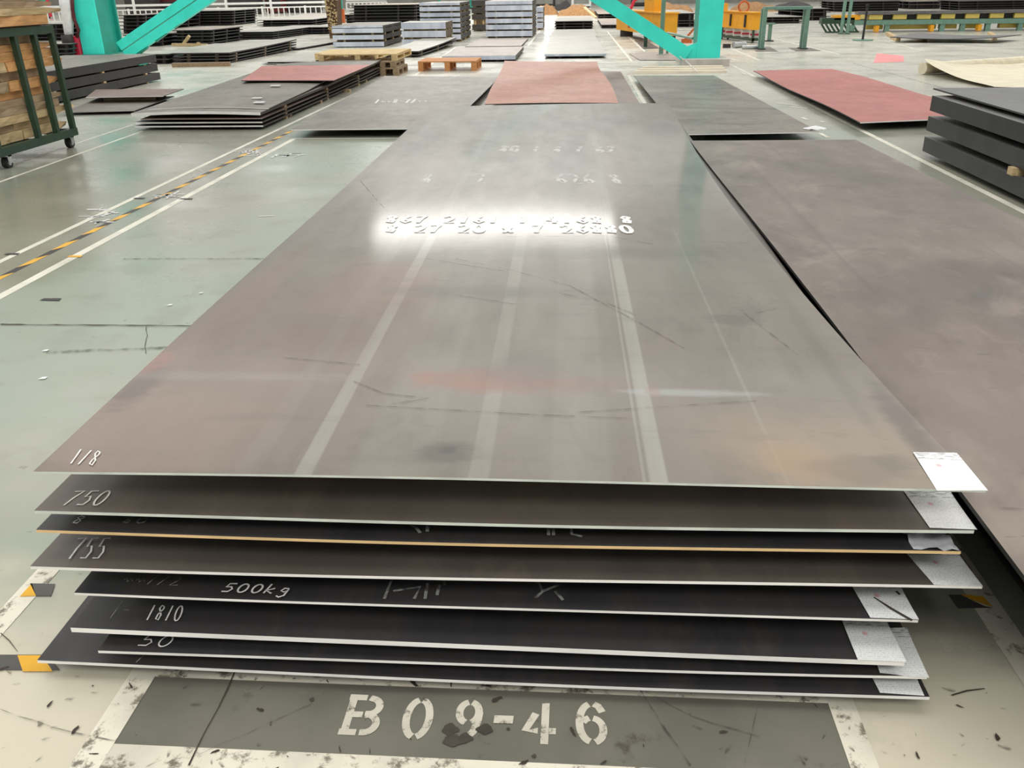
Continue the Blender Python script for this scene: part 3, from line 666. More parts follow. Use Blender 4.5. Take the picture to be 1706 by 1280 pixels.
# ------------------------------------------------------------------ second big stack on the right
RZ = [0.500, 0.425, 0.350, 0.275, 0.200, 0.125, 0.060]
rtop = None
for i, z in enumerate(RZ):
    x0, x1 = (0.925 if i == 0 else 1.27 + .012 * (i % 3)), 2.28 + .02 * (i % 2)
    FLc = Vector((x0 - .003, 1.42 + .03 * i, z)); FRc = Vector((2.36, 1.42 + .03 * i, z))
    BLc = Vector(((0.905 if i == 0 else x0 - .02), 7.06 - .03 * i, z)); BRc = Vector((2.165, 7.05 - .03 * i, z))
    wv = (lambda u, v: (0.010 * math.sin(4 * v), 0, 0.008 * math.sin(5 * v + u) - 0.01 * (1 - u) ** 4 * math.sin(math.pi * v))) if i == 0 else None
    o = MB().sheet(FLc, FRc, BRc, BLc, .012, 12, 40 if i == 0 else 8, wv).obj('steel_sheet', ['right' if i == 0 else 'dark', 'rubber', 'rubber'], None, ((x0 + x1) / 2, 3.8, z - .012), smooth='top')
    tag(o, ('broad dull brown steel sheet lying on the stack right of the front stack' if i == 0 else 'dark steel sheet, %s of the brown topped right stack' % ordinal(i, 7)), 'steel sheet', 'sheets of the right stack')
    zn = RZ[i + 1] if i < 6 else 0
    g = MB()
    for yy in (1.8, 3.4, 5.0, 6.7): g.box(1.4, 2.1, yy, yy + .08, zn, z - .014 - (.004 if i == 0 else 0))
    g.obj('spacer_bars', 'wood2', o)['kind'] = 'stuff'

# ------------------------------------------------------------------ generic low plates on the floor
def plate(label, FL, FR, BR, BL, z, th=.008, top='grey', edge='edge', side='edgedark', wave=None, group='loose steel sheets on the floor', nx=8, ny=14, bearers=True):
    FL, FR, BR, BL = (Vector((p[0], p[1], z)) for p in (FL, FR, BR, BL))
    o = MB().sheet(FL, FR, BR, BL, th, nx, ny, wave).obj('steel_sheet', [top, edge, side], None, ((FL + FR + BR + BL) / 4 - Vector((0, 0, th))), smooth='top')
    tag(o, label, 'steel sheet', group)
    if bearers and z - th > .02:
        g = MB(); c = (FL + FR + BR + BL) / 4
        for v in (.15, .5, .85):
            a = FL.lerp(BL, v).lerp(c, .35); b = FR.lerp(BR, v).lerp(c, .35)
            if (b - a).length > .1: g.bar((a.x, a.y, (z - th) / 2 - .002), (b.x, b.y, (z - th) / 2 - .002), .07, z - th - .006)
        g.obj('spacer_bars', 'wood2', o)['kind'] = 'stuff'
    return o
P = lambda x, y, z=0: at(x, y, z)
lbp = plate('grey brown steel sheet with chalk line lying left behind the front stack', (-3.38, 10.48), (-1.5, 10.53), (-1.41, 17.0), (-3.66, 17.4), .10, .01, 'grey', 'edge')
write(lbp, '1~~8-7/~~-', (622, 172), (726, 171), (623, 166), .103, .03, 'spray', 'chalk_line')
wv = lambda u, v: (0.05 * math.sin(6 * v) * (u - .3), 0, .012 * math.sin(9 * v + 3 * u) + .05 * max(0, v - .8))
plate('orange red painted steel sheet lying behind the far end of front stack', (-1.20, 12.0), (.56, 12.0), (.44, 19.0), (-1.50, 19.3), .20, .01, 'red', 'dark', 'dark', wv)
plate('narrow brown steel sheet strip right of the orange red sheet', (.55, 12.6), (.93, 12.6), (.887, 18.5), (.50, 18.55), .05, .008, 'dullred', 'dark', 'dark')
plate('mottled grey steel sheet lying right behind the front stack', (1.17, 10.0), (2.70, 10.12), (2.50, 16.9), (1.06, 17.0), .10, .01, 'grey', 'edge', 'edgedark')
plate('pinkish red painted steel sheet lying by the black stack', (3.345, 10.85), (5.2, 11.2), (4.90, 18.15), (3.335, 17.66), .10, .012, 'pink', 'edge', 'edgedark', lambda u, v: (0, 0, .012 * math.sin(8 * v + 2 * u)))
rg_ = MB(); c = at(1358, 216, .10)
for (dx, dy, h_) in ((0, 0, .03),):
    n = 12
    k = len(rg_.v); rg_.v.append(c + Vector((0, 0, .045)))
    for j in range(n):
        t_ = 2 * math.pi * j / n; rg_.v.append(c + Vector((math.cos(t_) * .12 * (1 + .25 * math.sin(3 * t_)), math.sin(t_) * .07 * (1 + .3 * math.cos(2 * t_)), .012 * (1 + math.sin(5 * t_)) * .5 + .002)))
    for j in range(n): rg_.f.append((k, k + 1 + j, k + 1 + (j + 1) % n)); rg_.m.append(0)
tag(rg_.obj('rag', 'cloth', smooth=True), 'crumpled white rag lying on the corner of the mottled grey sheet', 'rag')

# left group of plates
plate('thin sheet with bright front edge leaning on low plates left of curved stack', at(105, 187, .05), at(225, 184, .05), at(290, 160, .05), at(165, 163, .05), .05, .01, 'grey', 'pale', 'edgedark')
plate('brown steel sheet with white edge lying between black packs and curved stack', at(143, 162, .14), at(272, 160, .14), at(306, 148, .14), at(160, 149, .14), .14, .01, 'dullred', 'white', 'edgedark')

# curved plate stack on the left
def lift(u, v): return (0, 0, .02 * math.sin(3.1 * u) + .09 * max(0, (v - .45)) * u + .03 * v)
sx0, sx1, sy0, sy1 = -5.63, -3.95, 11.12, 18.6
for i, (z, th, dx, dy, mt, me_) in enumerate(((.235, .012, .10, .28, 'grey', 'edge'), (.218, .034, 0, 0, 'grey', 'edge'), (.15, .008, .12, -.02, 'dullred', 'tan'), (.105, .018, .02, .02, 'dark', 'edge'), (.056, .018, 0, .04, 'dark', 'edge'))):
    FL, FR = Vector((sx0 + dx, sy0 + dy, z)), Vector((sx1 + dx * .2, sy0 + dy, z)); BL, BR = Vector((sx0 - .45, sy1, z)), Vector((sx1 - .02, sy1 + .2, z))
    if i == 0: BL, BR = Vector((sx0 - .2, sy1 - 2.6, z)), Vector((sx1 - .1, sy1 - 3.0, z))
    o = plate('steel sheet %s of the curved plate stack beside hazard tape' % ordinal(i, 5), FL, FR, BR, BL, z, th, mt, me_, 'dark', lift if i < 2 else (lambda u, v: (0, 0, .05 * max(0, v - .5) * u)), 'curved plate stack', 8, 16, bearers=False)
    if i >= 1:
        g = MB()
        zn = (.0, .15, .10, .055, 0)[i] if i < 4 else 0
        for yy in (12.2, 14.4, 16.6): g.box(sx0 + .25, sx1 - .03, yy, yy + .09, zn, z - th - .004)
        g.obj('spacer_bars', 'wood', o)['kind'] = 'stuff'
plate('dull pink primed steel sheet at the far end of curved plate stack', at(402, 134, .32), at(556, 134, .32), at(618, 108, .32), at(436, 110, .32), .32, .012, 'pink', 'dark', 'dark', None, 'curved plate stack', bearers=False)
for px, py in ((459, 143), (428, 164), (432, 171)):
    p = at(px, py, .29 if py < 150 else .262); g = MB(); g.box(p.x - .07, p.x + .07, p.y - .05, p.y + .05, p.z, p.z + .008)
    tag(g.obj('paper_tag', 'white'), {143: 'small white paper tag on far half of curved plate stack', 164: 'small white paper tag near front right of curved plate stack', 171: 'white paper tag at front edge corner of curved plate stack'}[py], 'tag', 'paper tags on the curved stack')
for k, (px, py) in enumerate(((478, 193), (530, 172), (578, 153), (606, 137))):
    p = at(px, py); g = MB(); g.box(p.x - .35, p.x + .06, p.y - .05, p.y + .05, 0, .042)
    tag(g.obj('bearer_block', ['wood', 'wood2'][k % 2]), '%s wooden bearer end sticking out at the right of curved plate stack' % ('nearest', 'second nearest', 'third nearest', 'farthest')[k], 'bearer', 'bearers under the curved stack')

# ------------------------------------------------------------------ packs of sheets
def pack_stack(desc, x0, x1, y0, y1, zs_, mats, group, cat='steel pack', name='sheet_pack', spacer=True, inset=.04, jitter=.0, sp_desc=None, splab=None):
    """zs_: list of (z0, z1) from top to bottom; mats: (front, top, side)"""
    n = len(zs_)
    for i, (za, zb) in enumerate(zs_):
        dx = rnd.uniform(-jitter, jitter); dy = rnd.uniform(-jitter, jitter)
        mb = MB(); mb.box(x0 + dx, x1 + dx, y0 + dy, y1 + dy, za, zb, mats=(2, 1, 0, 2, 2, 2))
        o = mb.obj(name, list(mats)); tag(o, '%s, %s' % (desc, ordinal(i, n)) if n > 1 else desc, cat, group)
        if spacer:
            zn = zs_[i + 1][1] if i < n - 1 else 0
            if za - zn > .008:
                g = MB()
                L = max(y1 - y0, .2)
                for v in (.12, .5, .88): g.box(x0 + inset, x1 - min(inset, .04) + .035, y0 + L * v - .04, y0 + L * v + .04, zn, za)
                for u in (.22, .78): g.box(x0 + (x1 - x0) * u - .035, x0 + (x1 - x0) * u + .035, y0 + .06, y0 + .14, zn, za)
                g.obj('spacer_block', 'wood', o)['kind'] = 'stuff'

# black packs, right (three thick packs and a sheet on top)
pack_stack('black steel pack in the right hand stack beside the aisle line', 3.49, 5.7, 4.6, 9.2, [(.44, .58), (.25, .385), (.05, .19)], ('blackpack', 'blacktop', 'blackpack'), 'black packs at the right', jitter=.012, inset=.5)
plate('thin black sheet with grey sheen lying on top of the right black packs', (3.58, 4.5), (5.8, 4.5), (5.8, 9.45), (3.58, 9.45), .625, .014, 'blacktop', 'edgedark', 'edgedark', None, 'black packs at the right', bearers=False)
g = MB()
for yy in (5.4, 7.2, 8.6): g.box(3.72, 5.6, yy, yy + .08, .58, .611)
tag(g.obj('bearer_set', 'wood2'), 'hidden wooden bearers under the thin black sheet on the right packs', 'bearer')
g = MB(); p = atY(1690, 286, 7.25); g.box(3.45, 3.75, 7.2, 7.29, .19, .25); g2 = None
tag(g.obj('spacer_end', 'wood'), 'pale round spacer end poking out between the right black packs', 'bearer')
# black packs, left
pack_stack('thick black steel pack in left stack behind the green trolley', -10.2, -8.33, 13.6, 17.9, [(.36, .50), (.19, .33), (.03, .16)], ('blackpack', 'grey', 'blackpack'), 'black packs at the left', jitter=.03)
g = MB(); p = at(233, 102, .42); g.box(-8.335, -8.31, 17.1, 17.45, .35, .37)
tag(g.obj('green_tag', 'tealdark'), 'small green tag on the left black packs', 'tag')

# silver packs in the middle distance
def pxstack(desc, xl, xr, yb, rows, depth, mats, group, **kw):
    a, b = at(xl, yb), at(xr, yb); y0 = (a.y + b.y) / 2
    xa, xb = atY(xl, (rows[0][0] + yb) / 2, y0).x, atY(xr, (rows[0][0] + yb) / 2, y0).x
    zs_ = []
    for t_, b_ in rows:
        zb = atY((xl + xr) / 2, t_, y0).z; za = max(0.02, atY((xl + xr) / 2, b_, y0).z); zs_.append((za, zb))
    pack_stack(desc, xa, xb, y0, y0 + depth, zs_, mats, group, **kw)
    return xa, xb, y0, zs_
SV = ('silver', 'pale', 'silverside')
pxstack('silver grey steel pack in the left one of the three silver stacks', 554, 639, 79, [(43, 46.5), (47.5, 55), (58.5, 66), (70, 77.5)], 3.2, ('silver', 'grey', 'silverside'), 'left silver stack')
pxstack('bright silver pack in the short stack with brown wrapped side', 669, 743, 77, [(37.5, 48.5), (51.5, 62), (65.5, 75)], 1.6, ('silver', 'pale', 'brownside'), 'short silver stack')
pxstack('silver pack in the tall stack behind the brown sided stack', 700, 767, 70, [(4.5, 9), (11.5, 18.5), (21.5, 28), (30.5, 37), (39.5, 46), (48.5, 54.5), (57.5, 66)], 3.0, SV, 'tall silver stack')
pxstack('silver pack in the square tower at top centre of scene', 809, 887, 63, [(1.5, 7.5), (9, 17.5), (20, 28), (31, 38.5), (41, 49), (51.5, 60.5)], 3.2, SV, 'square silver tower')
pxstack('silver and brown wrapped pack right beside the square silver tower', 893, 905, 50, [(12, 20), (22, 29), (31, 36), (38, 47)], 1.6, ('silver', 'pale', 'brownside'), 'small packs by the tower')
pxstack('dark steel pack standing between the tall stack and square silver tower', 786, 810, 52, [(0, 10), (12, 22), (24, 33), (41, 50)], 2.5, ('dark', 'tan', 'dark'), 'dark packs between silver stacks')
# layered plate stacks in the left distance
BK = ('black', 'pale', 'black')
def pxplates(desc, xl, xr, yb, rows, depth, top, group, slant=0.0, edge='edgedark', lifted=.0, th=None):
    a, b = at(xl, yb), at(xr, yb); y0 = (a.y + b.y) / 2; n = len(rows)
    for i, py in enumerate(rows):
        z = max(.03, atY((xl + xr) / 2, py, y0).z); xa, xb = atY(xl, py, y0).x, atY(xr, py, y0).x
        dz = (lambda u, v: (0, 0, lifted * v * v)) if lifted else None
        nx_ = max(.02, atY((xl + xr) / 2, rows[i + 1], y0).z) if i < n - 1 else 0
        t_ = th or max(.012, min(.03, (z - nx_) * .45))
        mb = MB().sheet((xa, y0, z), (xb, y0, z), (xb + slant, y0 + depth, z), (xa + slant, y0 + depth, z), t_, 4, 8, dz)
        o = mb.obj('steel_sheet', [top if i == 0 else 'black', edge, 'black'])
        tag(o, ('%s, %s' % (desc, ordinal(i, n))) if n > 1 else desc, 'steel sheet', group)
        if z - t_ - nx_ > .006:
            g = MB()
            for v in (.1, .5, .9):
                xx = slant * v; zz = lifted * v * v
                g.box(xa + xx + .05, xb + xx - .02, y0 + depth * v - .05, y0 + depth * v + .05, nx_ + zz, z - t_ + zz - .001)
            for u in (.25, .75): g.box(xa + (xb - xa) * u - .04, xa + (xb - xa) * u + .04, y0 + .08, y0 + .16, nx_, z - t_ - .001)
            g.obj('spacer_block', 'wood2' if 'four layer' in group or 'raised' in group else 'machine', o)['kind'] = 'stuff'
pxplates('pale topped sheet of the four layer stack on a timber', 288, 382, 106, [88, 93, 98, 103], 5.0, 'pale', 'four layer stack', 0.2, 'edgedark', .05)
p = at(288, 112); q = at(384, 110); g = MB(); g.bar((p.x, p.y, .045), (q.x, q.y, .045), .12, .09)
tag(g.obj('bearer_block', 'wood2'), 'long grey timber bearer under the front of four layer plate stack', 'bearer')
pxplates('grey sheet with rippled dark edge behind the pale pallets', 473, 497, 84, [80.5], 5.5, 'pale', 'rippled sheets', .6, 'edgedark', .05)
pxplates('wide pale low sheet left of the yellow wooden pallets', 436, 526, 108, [101, 106], 2.6, 'pale', 'low sheets by pallets', .2, 'edge')
pxplates('dark sheet pack layer with pale top, stack right of four layer stack', 385, 454, 66, [53, 56, 59.5, 63], 6.0, 'pale', 'dark stack in left distance', .5)
pxplates('tan topped dark sheet layer, stack under the end of teal brace', 286, 351, 75, [50, 55, 60, 66, 71], 2.8, 'tan', 'tan topped dark stack', .1)
for (x0, y0, x1, y1) in ((288, 77, 345, 78), (306, 76, 317, 70), (330, 75, 348, 73)):
    a, b = at(x0, y0), at(x1, y1 if abs(y1 - y0) < 3 else y0); g = MB(); g.bar((a.x, a.y, .05), (b.x + .02, b.y, .05 if abs(y1 - y0) < 3 else .3), .09, .08)
    tag(g.obj('wood_stick', 'wood'), {288: 'long pale timber lying before the tan topped dark stack', 306: 'short pale stick leaning at the tan topped dark stack', 330: 'short timber offcut right of the leaning stick'}[x0], 'timber', 'timbers by the tan topped stack')
pxplates('long black sheet layer before the white railing, right of brace', 298, 387, 43, [18, 22, 26, 30, 35, 40], 4.0, 'pale', 'black stack by the railing', 0)
pxplates('light sheet in white topped stack left of the rod bundle', 428, 520, 44, [33, 37, 41], 7.0, 'pale', 'white topped stack', 0.4, 'edgedark', .12)
pxplates('low grey sheet layer standing left of the rod bundle foot', 508, 548, 57, [45, 49, 53], 4.0, 'pale', 'low grey layers', 0)
pxplates('dark sheet layer with bolts behind teal column', 197, 237, 56, [25, 30, 36, 42, 48], 4.0, 'tan', 'dark stack behind column', 0)
pxplates('white edged sheet layer behind the left teal brace', 236, 290, 48, [24, 29, 35, 42], 3.6, 'pale', 'white edged layers', 0, 'edge')
pxplates('flat dark layer under the left teal brace', 205, 262, 78, [58, 64, 70], 4.5, 'tan', 'dark layers under brace', 0)
pxplates('black sheet layer between trolley and teal column', 43, 106, 68, [40, 48, 56, 62], 4.0, 'pale', 'black layers between trolley and column', 0)
pxplates('low black layer before teal column foot', 78, 116, 95, [73, 81, 88], 2.6, 'pale', 'low black layers by column', -.1)
pxplates('dark bent sheet in the tall brown pile behind left silver stack', 582, 690, 44, [8, 12, 17, 22, 27, 33, 38], 4.5, 'tan', 'tall brown pile', .7, 'edgedark', .0)
pxplates('grey sheet layer behind the orange post', 572, 640, 39, [24, 29, 34], 4.0, 'tan', 'layers behind orange post', .3)
pxplates('flat steel plate raised on timbers before the brown sided stack', 632, 697, 96, [85.5, 91], 5.0, 'pale', 'raised plate', .35, 'edgedark', .08)
pxplates('pale steel plate with lavender edge nearest the orange pallet', 736, 859, 103.5, [93], 3.4, 'tan', 'plates behind orange pallet', .0, 'silver', 0, .09)
pxplates('pale brown steel plate behind the lavender edged plate', 775, 868, 80, [77], 4.2, 'tan', 'plates behind orange pallet', .0, 'edgedark')
pxplates('large pale plate with lavender front edge in the centre aisle', 907, 1010, 97.5, [90], 9.0, 'pale', 'centre aisle plates', -.1, 'silver', 0, .05)
pxplates('pale plate with thin dark edge behind the large aisle plate', 916, 994, 63, [60.5], 5.5, 'pale', 'centre aisle plates', .0, 'edgedark')
pxplates('pale steel plate in layered aisle stack before brown tarpaulins', 924, 988, 49, [35, 39, 44], 7.0, 'pale', 'layered aisle stack', 0, 'dark')
pxplates('pinkish steel plate in low stack behind the right teal brace', 1002, 1062, 47, [41, 44.5], 8, 'tan', 'low pinkish stack', 0, 'dark')
pxplates('tan steel plate in stack right of brown tarpaulins', 996, 1040, 32, [23, 26.5], 10, 'tan', 'tan stack', 0, 'dark')
pxplates('white topped sheet layer seen through the green guard frame', 1270, 1342, 39, [28, 32, 36], 6.0, 'pale', 'layers behind guard frame', -1.2, 'dark')
pxplates('dark layer under white sheets behind the conveyor end', 1345, 1384, 34, [14, 20, 27], 5.0, 'pale', 'layers behind conveyor end', -.5, 'dark')
pxplates('black layer in long far stack behind the conveyor', 1390, 1500, 19, [2, 6, 10, 14], 3.5, 'dark', 'far black stack', 0)
pxplates('black layer in the far right stack behind the conveyor', 1600, 1720, 17, [1, 5, 9, 13], 3.5, 'dark', 'far right black stack', 0)
pxplates('brown edged low plate stack between far black stacks', 1516, 1570, 15, [2, 7], 3.0, 'tan', 'brown edged far stack', 0, 'dullred')
pxplates('pale sheet layer behind the left yellow lifting beam', 1120, 1160, 45, [22, 34, 38], 6.0, 'pale', 'layers behind left yellow beam', 0, 'dark')
pxplates('dark low sheet layer between left black packs and four layer stack', 240, 280, 107, [90, 98], 4.5, 'pale', 'low dark layers', .05, 'edgedark')
# raised black plate on timbers at the right
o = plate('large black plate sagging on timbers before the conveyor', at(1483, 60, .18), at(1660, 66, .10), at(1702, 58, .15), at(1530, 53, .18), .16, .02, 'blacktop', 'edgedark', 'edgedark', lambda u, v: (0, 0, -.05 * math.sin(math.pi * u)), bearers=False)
for k, (a, b) in enumerate((((1478, 58), (1496, 69)), ((1525, 60), (1541, 68)), ((1648, 58), (1657, 66)))):
    a, b = at(*a), at(*b); g = MB(); g.bar((a.x, a.y, .05), (b.x, b.y, .05), .12, .09)
    tag(g.obj('bearer_block', 'wood'), ['left timber bearer under the sagging black plate', 'middle timber bearer under the sagging black plate', 'right timber bearer under the sagging black plate'][k], 'bearer', 'bearers of the sagging plate')

# ------------------------------------------------------------------ green trolley with timber
TX, T0, T1 = -5.74, 8.42, 9.95
tr = thing('timber_trolley', 'dark green steel trolley on casters loaded with rough timber', 'trolley', (TX - .4, 9.2, 0))
g = MB()
g.bar((TX, T0, .17), (TX, T1, .17), .07, .08); g.bar((TX - .9, T0, .17), (TX - .9, T1, .17), .07, .08)
for yy in (T0, (T0 + T1) / 2, T1): g.bar((TX - .9, yy, .17), (TX, yy, .17), .06, .06)
g.obj('base_frame', 'green', tr)
for yy, bx in ((8.50, 0), (9.22, 0), (9.58, 0), (9.92, 0)):
    g = MB(); g.bar((TX, yy, .2), (TX - .02, yy, 1.25), .055, .055); g.obj('post', 'green', tr)
for yy in (8.50, 9.92):
    g = MB(); g.bar((TX - .9, yy, .2), (TX - .9, yy, 1.25), .055, .055); g.obj('post', 'green', tr)
g = MB(); g.bar((TX - .02, T0, 1.26), (TX - .02, T1, 1.26), .06, .08); g.obj('top_rail', 'green', tr)
g = MB(); g.bar((TX - .9, T1, 1.26), (TX - .02, T1, 1.26), .06, .06); g.obj('top_rail', 'green', tr)
for (x, y) in ((TX - .02, 8.62), (TX - .04, 9.86), (TX - .85, 8.62), (TX - .85, 9.86)):
    cs = MB(); cs.box(x - .045, x + .045, y - .035, y + .035, .115, .13); cs.box(x - .045, x - .035, y - .03, y + .03, .05, .13); cs.box(x + .035, x + .045, y - .03, y + .03, .05, .13)
    f = cs.obj('caster', 'chrome', tr)
    w_ = MB(); w_.tube([(x - .028, y, .056), (x + .028, y, .056)], .056, 16); w_.obj('wheel', 'rubber', f)
    h_ = MB(); h_.tube([(x - .031, y, .056), (x + .031, y, .056)], .03, 12); h_.obj('hub', 'chrome', f)
zc = .213
tl = []
k = 0
while zc < 1.62:
    th = rnd.uniform(.055, .10); y0 = T0 + rnd.uniform(-.15, .05); y1 = T1 + rnd.uniform(-.25, .12)
    split = rnd.random() < .35
    runs = [(y0, y1)] if not split else [(y0, y0 + .62), (y0 + .65, y1)]
    xr = TX - .045 - rnd.uniform(0, .10) if zc < 1.30 else TX + rnd.uniform(-.03, .05)
    tl.append([(a, b, zc, zc + th, xr) for a, b in runs]); zc += th + .001
nl = len(tl)
words = ['lowest', 'second', 'third', 'fourth', 'fifth', 'sixth', 'seventh', 'eighth', 'ninth', 'tenth', 'eleventh', 'twelfth', 'thirteenth', 'fourteenth', 'fifteenth', 'sixteenth', 'seventeenth', 'eighteenth', 'nineteenth', 'twentieth', 'twenty-first', 'twenty-second', 'twenty-third', 'twenty-fourth', 'twenty-fifth', 'twenty-sixth']
for li, runs in enumerate(tl):
    for ri, (a, b, z0, z1, xr) in enumerate(runs):
        g = MB(); xl = xr - .26; sk = rnd.uniform(-.004, .004)
        tip = rnd.choice((0, 0, .05, .08))
        cz = rnd.uniform(.3, .7)
        pts = []
        n = 6
        ring = []
        for q in range(n + 1):
            yy = a + (b - a) * q / n; j = [rnd.uniform(-.012, .012) for _ in range(4)]
            ring.append([(xl, yy, z0), (xr + j[0], yy, z0), (xr + j[1], yy, z1 - .001), (xl, yy, z1 - .001)])
        if tip: ring[-1] = [(x, y + (tip if 1 <= e <= 2 else 0), z0 + (z - z0) * .4 + (z1 - z0) * .3) for e, (x, y, z) in enumerate(ring[-1])]
        k0 = len(g.v)
        for r_ in ring: g.v += [Vector(p) for p in r_]
        for q in range(n):
            for e in range(4):
                A = k0 + 4 * q; g.f.append((A + e, A + (e + 1) % 4, A + 4 + (e + 1) % 4, A + 4 + e)); g.m.append(0)
        g.f.append((k0 + 3, k0 + 2, k0 + 1, k0)); g.m.append(0); e = k0 + 4 * n; g.f.append((e, e + 1, e + 2, e + 3)); g.m.append(0)
        o = g.obj('timber_board', rnd.choice(('wood', 'wood', 'wood2', 'wood3')))
        side = '' if len(runs) == 1 else (' near end piece' if ri == 0 else ' far end piece')
        tag(o, 'rough timber board, %s layer up on the green trolley%s' % (words[li], side) if li else 'rough timber board, lowest layer on the green trolley bed' + side, 'timber', 'timber boards on the green trolley')

# ------------------------------------------------------------------ teal columns and braces
YC = 25.9
xa, xb = atY(140, 96, YC).x, atY(174, 92, YC).x
col = thing('steel_column', 'tall teal painted box column at the left with diagonal brace', 'column', ((xa + xb) / 2, YC + .6, 0))
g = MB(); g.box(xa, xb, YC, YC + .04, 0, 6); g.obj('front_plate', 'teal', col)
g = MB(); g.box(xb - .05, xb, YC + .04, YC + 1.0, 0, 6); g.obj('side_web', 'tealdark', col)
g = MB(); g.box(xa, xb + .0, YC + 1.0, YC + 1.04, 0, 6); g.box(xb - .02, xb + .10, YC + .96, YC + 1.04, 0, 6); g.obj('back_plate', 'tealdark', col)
g = MB(); g.box(xa - .1, xb + .1, YC - .1, YC + 1.15, 0, .03); g.obj('base_plate', 'tealdark', col)
def ibeam(p, q, w, h, parent, name='brace'):
    """inclined I section: two flanges and a web"""
    p, q = Vector(p), Vector(q); d = (q - p).normalized(); side = Vector((0, 1, 0)); up = side.cross(d).normalized()
    if up.z < 0: up = -up
    b = MB()
    for s_ in (-1, 1): b.bar(p + up * s_ * h / 2, q + up * s_ * h / 2, w, .035, 0, tuple(up))
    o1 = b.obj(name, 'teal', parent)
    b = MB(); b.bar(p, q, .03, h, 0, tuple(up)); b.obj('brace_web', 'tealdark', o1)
    return o1
p = atY(225, 93, YC + .5); q = atY(350, 0, YC + .5); d = q - p
p0 = p - d * .12; p0.z = max(p0.z, .06)
# twin angle brace seen as two broad bars with a narrow gap
dirn = (q - p).normalized(); upv = Vector((0, 1, 0)).cross(dirn); upv = upv if upv.z > 0 else -upv
for s_ in (-1, 1):
    b = MB(); b.bar(p0 + upv * (s_ * .14 + .03), q + d * 1.5 + upv * (s_ * .14 + .03), .22, .245, 0, tuple(upv)); o = b.obj('brace_bar', 'teal', col)
for tt in (.1, .35, .6, .85):
    c = p.lerp(q, tt); b = MB(); b.bar(c - dirn * .2, c + dirn * .2, .14, .09, 0, tuple(upv)); b.obj('batten_plate', 'tealdark', col)
# items at the foot of the left column
b = MB(); b.box(xa - .02 - .26, xa - .02, YC - .15, YC + .1, 0, .52); rb = b.obj('fire_box', 'redbox', None); tag(rb, 'bright red box at the foot of the left teal column', 'box')
b = MB(); pp = [atY(107, -12, YC - .1), atY(110, 10, YC - .1), atY(113, 35, YC - .1), atY(115, 57, YC - .1), atY(117, 64, YC - .1)]
b.tube(pp, [.16, .17, .15, .12, .05], 12); cl = b.obj('cloth_roll', 'cloth', smooth=True); tag(cl, 'white wrapped cloth roll hanging left of the teal column', 'cloth')
b = MB(); pp = [atY(120, -12, YC - .12), atY(121, 15, YC - .12), atY(124, 33, YC - .12), atY(131, 50, YC - .12), atY(128, 62, YC - .12)]
b.tube(pp, .05, 8); tag(b.obj('hose', 'maroon', smooth=True), 'dark red hose hanging down the left teal column', 'hose')
b = MB(); b.tube([atY(111, 58, YC - .2), atY(114, 70, YC - .2), atY(119, 84, YC - .2)], [.16, .17, .06], 10); tag(b.obj('grey_sack', 'machine', smooth=True), 'dark grey sack under the white cloth roll', 'sack')

YR = 20.55
xl, xr = atY(1160, 100, YR).x, atY(1199, 99, YR).x
col2 = thing('steel_column', 'bright teal box column on a concrete plinth at the right', 'column', ((xl + xr) / 2, YR + .3, 0))
plz = .14
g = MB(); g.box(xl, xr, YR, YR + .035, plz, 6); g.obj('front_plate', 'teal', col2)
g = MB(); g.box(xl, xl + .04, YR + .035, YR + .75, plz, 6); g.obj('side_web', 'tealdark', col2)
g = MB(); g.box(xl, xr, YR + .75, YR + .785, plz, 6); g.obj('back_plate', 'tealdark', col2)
g = MB(); p = atY(1132, 100, YR); q = atY(1158, 86, YR); s_ = atY(1140, 84, YR)
zt_ = .14
g.hexa([(p.x + .02, YR + .02, zt_), (xl, YR + .02, zt_), (xl, YR + .06, zt_), (p.x + .02, YR + .06, zt_), (p.x + .02, YR + .02, .34), (xl, YR + .02, .46), (xl, YR + .06, .46), (p.x + .02, YR + .06, .34)]); g.obj('gusset_plate', 'teal', col2)
a = atY(1142, 90, YR + .05); b_ = atY(1000, -3, YR + .05); dd = (b_ - a)
g = MB(); upv2 = Vector((0, 1, 0)).cross(dd.normalized()); upv2 = upv2 if upv2.z > 0 else -upv2
g.bar(a - dd * .02, b_ + dd * 1.6, .24, .30, 0, tuple(upv2)); br = g.obj('brace_bar', 'teal', col2)
p1, p2 = atY(1006, 9, YR + 2.5), atY(975, -8, YR + 2.5)
g = MB(); g.bar(p1, p2 + (p2 - p1) * 3, .1, .11, 0, tuple(upv2)); g.obj('far_brace', 'tealdark', col2) if False else None
pa, pb = at(1133, 108), at(1209, 108)
g = MB(); g.box(pa.x, pb.x + .02, YR - .42, YR + 1.0, 0, plz); pl_ = g.obj('concrete_plinth', 'concrete', col2)
# three cream planks before the plinth
for k in range(3):
    y = 18.55 + k * .15; g = MB(); g.box(1.17 + .08 * k, 2.99 - .02 * k, y, y + .12, 0, .05 + .03 * k)
    tag(g.obj('timber_plank', 'woodcream'), ['front cream plank before the right column plinth', 'middle cream plank before the right column plinth', 'back cream plank before the right column plinth'][k], 'timber', 'planks before the plinth')
# thin white cord down the brace
b = MB(); b.tube([atY(1132, 94, YR - .45), at(1142, 101, .12), at(1150, 108, .10), at(1162, 119, .08)], .008, 6)
tag(b.obj('rope', 'white'), 'thin white cord running from the brace foot over the planks', 'rope')

